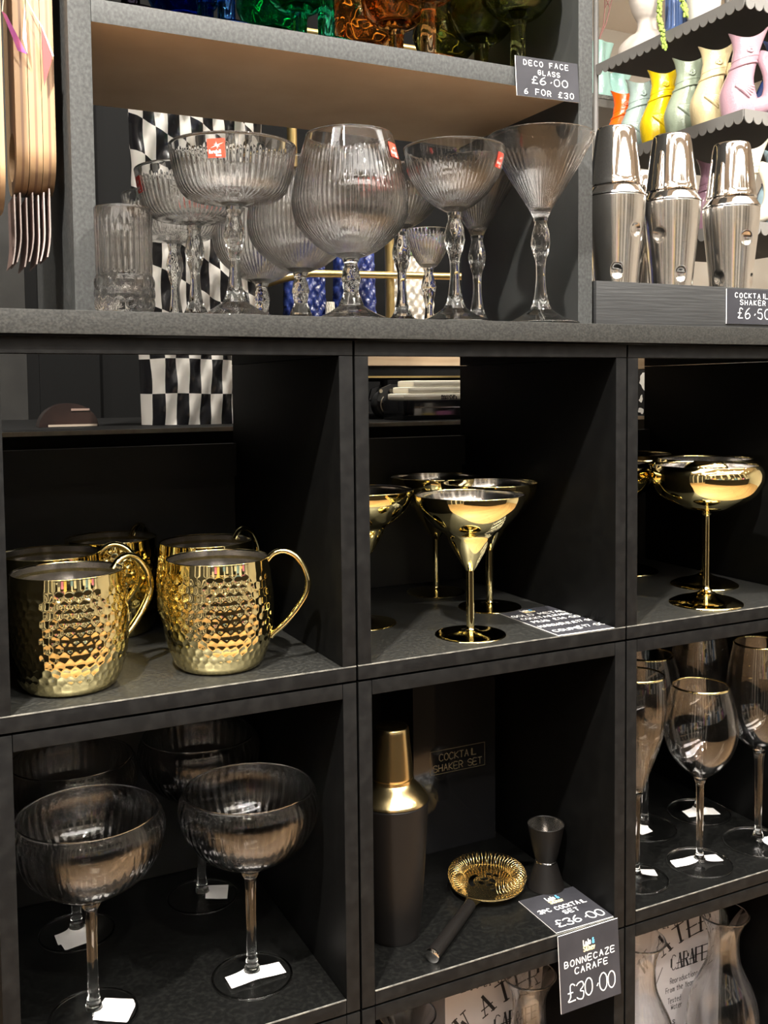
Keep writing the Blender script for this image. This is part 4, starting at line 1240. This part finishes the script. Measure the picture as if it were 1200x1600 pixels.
for x in (.3105, .60):
    c = obj('castor', bx(x + .012 - .012, x + .012 + .012, .552, .580, .0445, .0638), PLAT, t)
    bm = bmesh.new()
    prism(bm, [(x - .0235, .030), (x - .018, .049), (x + .002, .0565), (x + .034, .0555), (x + .038, .046), (x + .020, .026), (x + .008, .020)], .543, .548, 'y')
    prism(bm, [(x - .0235, .030), (x - .018, .049), (x + .002, .0565), (x + .034, .0555), (x + .038, .046), (x + .020, .026), (x + .008, .020)], .574, .579, 'y')
    obj('fork', bm, RUBBER, c)
    bm = lat([(0, -.010), (.0150, -.010), (.0160, -.0108), (.0212, -.0108), (.0236, -.007), (.0236, .007), (.0212, .0108), (0, .0108)], 48)
    bmesh.ops.transform(bm, matrix=Matrix.Translation((x, .560, .0238)) @ Matrix.Rotation(PI / 2, 4, 'X'), verts=bm.verts)
    obj('wheel', bm, RUBBER, c)
    bm = bmesh.new()
    tube(bm, [(x + .0175 * math.cos(PI * .75 + a / 32 * 1.25 * PI), .5420, .0238 + .0175 * math.sin(PI * .75 + a / 32 * 1.25 * PI)) for a in range(33)], .0010, 6)
    for cx, cz, r in ((x, .0238, .0045), (x - .0175, .0455, .0030), (x + .0010, .0455, .0034)):
        m_ = lathe(bm, [(0, 0), (0, 0)], 3) if False else None
        vs = [bm.verts.new((cx + r * math.cos(2 * PI * k / 20), .5405, cz + r * math.sin(2 * PI * k / 20))) for k in range(20)]
        v2 = [bm.verts.new((v.co.x, .5435, v.co.z)) for v in vs]
        bm.faces.new(vs); bm.faces.new(v2[::-1])
        for k in range(20): bm.faces.new([vs[k], v2[k], v2[(k + 1) % 20], vs[(k + 1) % 20]])
    obj('hub', bm, mat('dull_castor_steel', (.55, .50, .42), .3, 1.0), c)

BLQ = mat('midnight_blue_crinkle', (.012, .022, .12), .2, noise=(60, (.022, .042, .18), .4, .65), bump=(70, .8, .004))
PEARL = mat('pearly_film', (.36, .33, .29), .16, .3, noise=(40, (.60, .55, .47), .4, .6), bump=(50, .7, .004))
TZ = PZ + .1083
for (x, y, w, h, m, nm, lab) in ((.2030, .640, .078, .165, BLQ, 'crinkled_pouch', 'crinkled midnight blue pouch left of the balloon glass stem'),
                                 (.2930, .640, .082, .175, BLQ, 'crinkled_pouch', 'crinkled midnight blue pouch between balloon stem and gold post'),
                                 (.4050, .650, .095, .170, PEARL, 'wrapped_parcel', 'pearly film-wrapped parcel right of the gold post')):
    o = crinkled_bag('', (x, y, TZ), w, w * .92, h, .05, m, 0, .003); o.name = nm
    tag(o, lab, 'pouch' if 'pouch' in nm else 'parcel', 'blue pouches on the trolley' if 'pouch' in nm else None)
o = crinkled_bag('', (.2420, .625, TZ), .022, .016, .085, .018, mat('cream_paper_roll', (.74, .70, .60), .6), 0, .001); o.name = 'paper_roll'
tag(o, 'small curl of cream paper between the two blue pouches', 'paper')
DISC = mat('iridescent_foil', (.5, .5, .5), .12, .8)
nt = DISC.node_tree; tc = nt.nodes.new('ShaderNodeTexCoord'); wv = nt.nodes.new('ShaderNodeTexVoronoi'); wv.inputs['Scale'].default_value = 70
hs = nt.nodes.new('ShaderNodeMix'); hs.data_type = 'RGBA'; hs.inputs[0].default_value = .25; hs.inputs[7].default_value = (1, 1, 1, 1)
nt.links.new(tc.outputs['Object'], wv.inputs['Vector']); nt.links.new(wv.outputs['Color'], hs.inputs[6]); nt.links.new(hs.outputs[2], nt.nodes['Principled BSDF'].inputs['Base Color'])
o = obj('foil_ornament', lat([(0, 0)] + cr2([(.012, .001), (.028, .014), (.030, .026), (.020, .040), (.006, .047)], 4) + [(0, .048)], 20), DISC, None, angle=20)
o.location = (.4300, .580, PZ + .245); o.location = (.4100, .650, TZ + .171)
tag(o, 'round iridescent foil ornament on top of the pearly parcel', 'ornament')

# folded towels in a black gloss drawer under the trolley
t = thing('gloss_drawer', 'black gloss drawer box under the trolley behind the margarita glasses', 'drawer', (.2920, .462, PZ))
obj('body', bx(0, .16, 0, .070, 0, .0310, bev=.002), GLOSSB, t)
obj('chrome_line', bx(.030, .16, -.0012, -.0002, .0185, .0200), CHROME, t)
TOWEL = mat('cream_cotton', (.84, .79, .66), .85, bump=(300, .2, .001))
for i in range(3):
    bm = bmesh.new()
    box(bm, .012 * i, .150, 0, .056, 0, .0098, bev=.0035)
    o = obj('folded_towel', bm, TOWEL); o.location = (.2960 - .002 * i, .450 + .002 * i, PZ + .0313 + .0101 * i)
    o.location.y += .018
    tag(o, ('lowest folded cream towel with dark lettering in the stack by the castor', 'middle folded cream towel in the stack by the castor', 'top folded cream towel in the stack by the castor')[i], 'towel', 'folded cream towels by the castor')
    if i == 0:
        bm = bmesh.new(); write(bm, 'mson', lambda u, v, o=0: Vector((u, -.0003 - o, v)), .068, .0012, .0085, .0016, 1.2, .9, serif=True, w2=.0010)
        obj('lettering', bm, INK, o, smooth=False)
ZEB = mat('zebra_print', (.8, .78, .72), .5)
nt = ZEB.node_tree; tc = nt.nodes.new('ShaderNodeTexCoord'); wv = nt.nodes.new('ShaderNodeTexWave'); wv.inputs['Scale'].default_value = 28; wv.inputs['Distortion'].default_value = 9; wv.inputs['Detail Scale'].default_value = 1.2
cr = nt.nodes.new('ShaderNodeValToRGB'); cr.color_ramp.interpolation = 'CONSTANT'; cr.color_ramp.elements[0].color = (.015, .014, .014, 1); cr.color_ramp.elements[1].position = .45; cr.color_ramp.elements[1].color = (.80, .77, .70, 1)
nt.links.new(tc.outputs['Object'], wv.inputs['Vector']); nt.links.new(wv.outputs['Fac'], cr.inputs['Fac']); nt.links.new(cr.outputs['Color'], nt.nodes['Principled BSDF'].inputs['Base Color'])
o = obj('printed_box', bx(-.09, .09, 0, .10, 0, .078, bev=.004), ZEB); o.location = (.845, .500 + .05, PZ - 0.0 + .0002)
o.location = (.83, .545, PZ) if False else (.8400, .4300, PZ)
tag(o, 'black and cream zebra print box seen through the right upper cube', 'box')
o = obj('brown_box', bx(-.09, .09, 0, .10, 0, .060, bev=.003), WOODT); o.location = (.8400, .4300, PZ + .0786)
tag(o, 'plain brown box stacked on the zebra print box', 'box')
# ---------------------------------------------------------------- scalloped display stand with fish jugs
STANDG = mat('grey_painted_metal', (.155, .150, .142), .5)
STANDB = mat('black_shelf_underside', (.007, .007, .007), .6, spec=.2)
SX, SY, SXE, SYE = 1.314, .770, 1.80, 1.290
t = thing('display_stand', 'grey display stand with scalloped shelf edges behind the steel shakers', 'display stand', (0, 0, 0))
def scallops(bm, along, L, fix, z, p=.0270, d0=.016, d1=.0145):
    n = int(round(L / p)); p = L / n
    for side in (0,):
        pts = [(0, z + .0), (0, z - d0)]
        for i in range(n):
            for k in range(0, 9):
                a = PI + PI * k / 8
                pts.append((i * p + p / 2 + p * .48 * math.cos(a), z - d0 + d1 * math.sin(a)))
        pts += [(L, z - d0), (L, z)]
        if along == 'y': prism(bm, [(SY + q[0], q[1]) for q in pts], fix - .0025, fix, 'x')
        else: prism(bm, [(SX + q[0], q[1]) for q in pts], fix - .0025, fix, 'y')
    return bm
for z in (1.968, 2.218, 1.722, 1.47):
    s = obj('shelf_plate', bx(SX, SXE, SY, SYE, z - .010, z), STANDB, t)
    obj('scalloped_edge', scallops(bmesh.new(), 'y', SYE - SY, SX - .0002, z + .002), STANDG, s, smooth=False)
    obj('scalloped_edge', scallops(bmesh.new(), 'x', SXE - SX, SY - .0002, z + .002), STANDG, s, smooth=False)
for x, y in ((SX + .006, SYE + .010), (SXE - .006, SYE + .010), (SXE + .010, SY + .006)):
    obj('upright', tb([(x, y, 0), (x, y, 2.6)], .0075, 12), STANDG, t)
obj('foot_plate', bx(SX, SXE, SY, SYE, 0, .03), STANDG, t)

def jug_mat(nm, c):
    return mat('glazed_' + nm, c, .16, coat=.5, bump=(260, .3, .0022, (1, 1, 1.6)))
def make_jug(m, label):
    """fish standing on its belly end: gaping mouth at the top, tail curled up behind as a loop"""
    t = thing('fish_jug', label, 'jug', (0, 0, 0), 0, 'glazed fish jugs on the scalloped shelves')
    bm = bmesh.new()
    # sections: z, x offset, half length (x), half width (y)
    sec = [(.0, .004, .030, .030), (.004, .004, .035, .036), (.028, .003, .039, .041), (.052, .000, .037, .041), (.078, .002, .030, .035), (.102, .009, .0262, .029), (.126, .015, .0252, .0255), (.148, .018, .0290, .0255), (.163, .020, .0345, .0265), (.174, .021, .0410, .027)]
    S2 = crom([(a[0], a[1], a[2]) for a in sec], 4); W2 = crom([(a[0], a[3] * .76, 0) for a in sec], 4)
    n = 48; rings = []
    def lip(k):
        th = 2 * PI * k / n; c = math.cos(th)
        # two lips front and back, dipping at the sides
        return (.026 * c * c if c > 0 else .017 * c * c) - .013
    for i, (s, w) in enumerate(zip(S2, W2)):
        f = i / (len(S2) - 1); ring = []
        for k in range(n):
            th = 2 * PI * k / n; c, si = math.cos(th), math.sin(th)
            z = s.x + (lip(k) * max(0, (f - .72) / .28) ** 1.5)
            r = 1.0
            if .62 < f < .70: r = 1.05 + .03 * math.sin((f - .62) / .08 * PI)
            ring.append(bm.verts.new((s.y + s.z * c * r, w.y * si * r, z)))
        rings.append(ring)
    for i, sc_ in ((-1, .90), (-4, .82), (-8, .75), (-16, .7)):           # inside of the mouth
        src = S2[i], W2[i]
        ring = []
        for k in range(n):
            th = 2 * PI * k / n
            f = (len(S2) + i) / (len(S2) - 1)
            z = src[0].x + lip(k) * max(0, (f - .72) / .28) ** 1.5 - .001
            ring.append(bm.verts.new((src[0].y + src[0].z * sc_ * math.cos(th), src[1].y * sc_ * math.sin(th), z)))
        rings.append(ring)
    for a, b in zip(rings[:-1], rings[1:]):
        for k in range(n): bm.faces.new([a[k], a[(k + 1) % n], b[(k + 1) % n], b[k]])
    bm.faces.new(rings[0][::-1]); bm.faces.new(rings[-1])
    body = obj('body', bm, m, t, angle=75)
    # tail loop: leaves the back low down, curls up and comes back to the neck with a fluke
    pth = crom([(.010, 0, .028), (.040, 0, .022), (.060, 0, .034), (.066, 0, .058), (.063, 0, .085), (.056, 0, .104), (.052, 0, .118), (.057, 0, .130)], 5)
    rad = [.022 - .010 * min(1, i / 24) + (.003 * max(0, (i - 27) / 8)) for i in range(len(pth))]
    obj('tail_handle', tb(pth, rad, 20, flat=1.0), m, t, angle=70)
    for sgn in (-1, 1):
        bm = bmesh.new()
        for k in range(5):          # ribbed side fin
            a = -.7 + k * .17
            tube(bm, [(-.006, sgn * .0305, .062), (-.006 + .016 * math.cos(a), sgn * .0335, .062 + .016 * math.sin(a)), (-.006 + .036 * math.cos(a), sgn * .0300, .058 + .034 * math.sin(a))], [.004, .0046, .0022], 8)
        obj('side_fin', bm, m, t, angle=70)
        pts = []
        for k in range(40):          # spiral eye
            a = k * .42; r = .0012 + .0062 * k / 40
            pts.append((+.024 + r * math.cos(a), sgn * (.0212 + .0010), .136 + r * math.sin(a)))
        obj('eye', tb(pts, .0014, 6), m, t, angle=70)
    bm = bmesh.new()
    tube(bm, [(.0100 + .0275 * math.cos(2 * PI * k / 40), .0240 * math.sin(2 * PI * k / 40), .107 + .007 * math.cos(2 * PI * k / 40)) for k in range(40)], .0028, 8, closed=True)
    tube(bm, [(.0145 + .0268 * math.cos(2 * PI * k / 40), .0208 * math.sin(2 * PI * k / 40), .122 + .006 * math.cos(2 * PI * k / 40)) for k in range(40)], .0018, 8, closed=True)
    obj('gill_collar', bm, m, t, angle=70)
    return t
JR = math.radians(-40)
SZ = 1.9683
jugs = [('pink', (.40, .25, .295), 1.372, .836, SZ, 1.02, 'pale pink glazed fish jug with its tail loop in full view'),
        ('cream', (0.624, 0.515, 0.296), 1.362, .922, SZ, 1.0, 'cream glazed fish jug between the pink and the sage jugs'),
        ('sage', (0.281, 0.335, 0.25), 1.362, 1.010, SZ, 1.0, 'sage green glazed fish jug between the cream and the yellow jugs'),
        ('yellow', (0.686, 0.484, 0.008), 1.360, 1.098, SZ, .98, 'bright yellow glazed fish jug'),
        ('duck_egg', (0.328, 0.421, 0.39), 1.360, 1.182, SZ, .98, 'duck egg blue glazed fish jug behind the yellow jug'),
        ('orange', (.90, .12, .005), 1.360, 1.245, SZ, .92, 'small bright orange glazed fish jug at the end of the row'),
        ('navy', (.03, .06, .20), 1.475, .830, SZ, 1.0, 'navy blue glazed fish jug cut by the right photo edge'),
        ('mauve', (0.281, 0.156, 0.211), 1.420, .985, 1.7223, 1.0, 'mauve glazed fish jug on the lower shelf between two steel shakers'),
        ('white', (0.577, 0.53, 0.437), 1.372, .828, 1.7223, .98, 'ivory glazed fish jug on the lower shelf right of the shakers'),
        ('pale_blue', (0.312, 0.429, 0.484), 1.475, .830, 1.7223, .98, 'pale blue glazed fish jug on the lower shelf at the right edge')]
for nm, c, x, y, z, s, lab in jugs:
    j = make_jug(jug_mat(nm, c), lab)
    j.location = (x - .010, y, z); s *= 1.08; j.scale = (s, s, s); j.rotation_euler.z = JR

TZ2 = 2.2183
# plaster bust: shoulders, neck and head as one body
t = None
bm = bmesh.new()
sec = [(.0, .0, .075, .050), (.020, .0, .090, .055), (.045, .0, .085, .050), (.065, .0, .060, .042), (.078, .002, .034, .032), (.105, .004, .029, .030), (.120, -.006, .034, .040), (.140, -.010, .042, .052), (.170, -.008, .050, .060), (.200, -.004, .054, .064), (.230, .0, .050, .060), (.255, .002, .034, .040), (.266, .003, .010, .012)]
n = 40; rings = []
for s in crom([(a[0], a[1], a[2]) for a in sec], 4):
    rings.append([s])
WW = crom([(a[0], a[3], 0) for a in sec], 4)
rr2 = []
for s, w in zip([r[0] for r in rings], WW):
    ring = []
    for k in range(n):
        th = 2 * PI * k / n; c, si = math.cos(th), math.sin(th)
        x, y = s.z * si, s.y - w.y * c
        z = s.x
        if c > .6 and .13 < z < .22:      # nose, lips, chin on the -y face
            f = (c - .6) / .4
            y -= f ** 3 * (.016 * math.exp(-((z - .176) / .014) ** 2) + .006 * math.exp(-((z - .148) / .006) ** 2) + .006 * math.exp(-((z - .128) / .007) ** 2) - .006 * math.exp(-((z - .200) / .010) ** 2))
        ring.append(bm.verts.new((x, y, z)))
    rr2.append(ring)
for a, b in zip(rr2[:-1], rr2[1:]):
    for k in range(n): bm.faces.new([a[k], a[(k + 1) % n], b[(k + 1) % n], b[k]])
bm.faces.new(rr2[0][::-1]); bm.faces.new(rr2[-1])
o = obj('plaster_bust', bm, mat('white_plaster', (.66, .60, .54), .6), None, angle=80)
o.location = (1.395, 1.185, TZ2); o.rotation_euler.z = math.radians(-60); o.scale = (.85, .85, .85)
tag(o, 'white plaster bust with head turned aside on the top scalloped shelf', 'bust')

def flute_mod(th, r, z):
    if .035 < z < .2: return r + .0018 * math.cos(16 * th), z
    return r, z
o = obj('column_vase', lat([(0, 0), (.044, 0), (.045, .004), (.045, .014), (.042, .018), (.036, .024), (.035, .032), (.030, .038), (.030, .10), (.031, .20), (.036, .206), (.036, .22), (.030, .22), (.028, .10), (0, .06)], 96, flute_mod), mat('glazed_slate_blue', (.07, .12, .27), .18, coat=.5), None, angle=35)
o.location = (1.400, 1.075, TZ2); tag(o, 'slate blue glazed vase shaped like a fluted column on the top shelf', 'vase')

PLANT = mat('fresh_green_leaf', (.30, .42, .08), .5)
def trailing(label, x, y, z0, z1, seed):
    t = thing('trailing_plant', label, 'plant', (x, y, z0), 0, 'trailing plant stems over the top shelf')
    r = random.Random(seed); pts = []; L = z0 - z1
    for i in range(24):
        u = i / 23
        pts.append(Vector((-.012 * min(1, u * 6) - .004 * math.sin(6 * u), .012 * math.sin(3.5 * u), .03 * math.exp(-u * 9) - u * L)))
    obj('stem', tb(pts, .0014, 6), PLANT, t)
    bm = bmesh.new()
    for i in range(2, 24):
        for k in range(4):
            a = r.uniform(0, 2 * PI); p = pts[i] + Vector((.004 * math.cos(a), .004 * math.sin(a), r.uniform(-.004, .004)))
            bmesh.ops.create_uvsphere(bm, u_segments=7, v_segments=5, radius=.0036, matrix=Matrix.Translation(p) @ Matrix.Diagonal((1, 1, 1.25, 1)))
    obj('leaves', bm, PLANT, t)
trailing('green trailing stem hanging farthest over the scalloped edge', 1.316, 1.020, TZ2 + .10, 2.178, 1)
trailing('shorter green trailing stem beside the slate blue vase', 1.318, .950, TZ2 + .11, 2.235, 2)
o = obj('planter', lat([(0, 0), (.034, 0), (.040, .06), (.044, .11), (.040, .112), (.036, .06), (0, .05)], 40), mat('white_glazed_pot', (.7, .68, .62), .3), None, angle=40)
o.location = (1.400, .985, TZ2); tag(o, 'white plant pot at the back of the top shelf, plant stems hanging from it', 'plant pot')

TEAL = mat('pale_teal_glaze', (.40, .66, .60), .14, coat=.5, bump=(28, .5, .01))
BACKSHELF = mat('dark_wall_shelf', (.10, .095, .085), .5)
t = thing('wall_shelf', 'dark shelf with a pale edge low behind the stand', 'shelf', (0, 0, 0))
obj('board', bx(1.42, 2.25, 1.72, 1.98, 2.262, 2.300), BACKSHELF, t)
obj('edge_strip', bx(1.42, 2.25, 1.716, 1.7198, 2.288, 2.300), EDGE, t)
obj('support_post', bx(1.60, 1.64, 1.94, 1.98, 0, 2.261), STANDG, t)
obj('support_post', bx(2.16, 2.20, 1.94, 1.98, 0, 2.261), STANDG, t)
def wavy(th, r, z): return r * (1 + .12 * math.sin(5 * th + 30 * z) * min(1, z / .05)), z
tv = lat([(0, 0), (.050, 0), (.058, .03), (.050, .09), (.044, .13), (.056, .18), (.050, .18), (.038, .13), (.044, .09), (0, .02)], 60, wavy)
o = obj('teal_vase', tv, TEAL, None, angle=60); o.location = (1.700, 1.790, 2.3004); tag(o, 'pale teal wavy glazed vase behind the end of the top scalloped shelf', 'vase', 'pale teal glazed vases')
o2 = o.copy(); link(o2); o2.location = (1.800, 1.800, 2.3004); o2.scale = (.8, .8, .55); o2['label'] = 'low pale teal glazed vase below the top shelf scallops'
BR = mat('pink_brown_twig', (.42, .22, .20), .6)
bm = bmesh.new(); rnd = random.Random(5)
def grow(p, d, L, r, n):
    q = p + d * L; tube(bm, [p, p.lerp(q, .5) + Vector((rnd.uniform(-.006, .006), 0, rnd.uniform(-.006, .006))), q], [r, r * .85, r * .7], 6)
    if n:
        for k in range(2): grow(q, (d + Vector((rnd.uniform(-.7, .7), rnd.uniform(-.4, .4), rnd.uniform(-.1, .6)))).normalized(), L * .72, r * .7, n - 1)
grow(Vector((0, 0, .05)), Vector((.1, -.05, 1)).normalized(), .16, .004, 3)
o = obj('twig_bunch', bm, BR, None, angle=60); o.location = (1.700, 1.790, 2.3004)
tag(o, 'pinkish brown bare twigs standing in the tall teal vase', 'twigs')

# ---------------------------------------------------------------- the shop floor behind the shopper, seen only in reflections
TBL = mat('pale_birch_table', (.62, .46, .28), .4)
t = thing('display_table', 'dark cloth-sided display table across the aisle, mirrored in the gold glasses', 'table', (.1, -2.3, 0))
obj('tabletop', bx(-1.9, 2.6, -.35, .35, .88, .92, bev=.004), RUBBER, t)
obj('cloth_side', bx(-1.86, 2.56, -.33, .33, 0, .878), RUBBER, t)
cols = [(.75, .72, .68), (.12, .12, .13), (.70, .25, .50), (.80, .62, .20), (.80, .78, .74), (.20, .35, .55), (.75, .70, .62), (.10, .10, .10)]
for i, c in enumerate(cols + cols[::-1]):
    o = obj('gift_box', bx(-.09, .09, -.09, .09, 0, .16 + .09 * ((i * 5) % 4), bev=.003), mat('gift_wrap', c, .45))
    o.location = (-1.55 + i * .26, -2.3 + .08 * (i % 2), .9203)
    tag(o, 'gift box on the table across the aisle, mirrored in the gold glasses', 'box', 'gift boxes across the aisle')
struct('trim_3', bx(-2.5, 3.5, Y0, Y0 + .30, 1.45, 1.50), TBL)
struct('trim_4', bx(-2.5, 3.5, Y0, Y0 + .30, 1.95, 2.00), TBL)
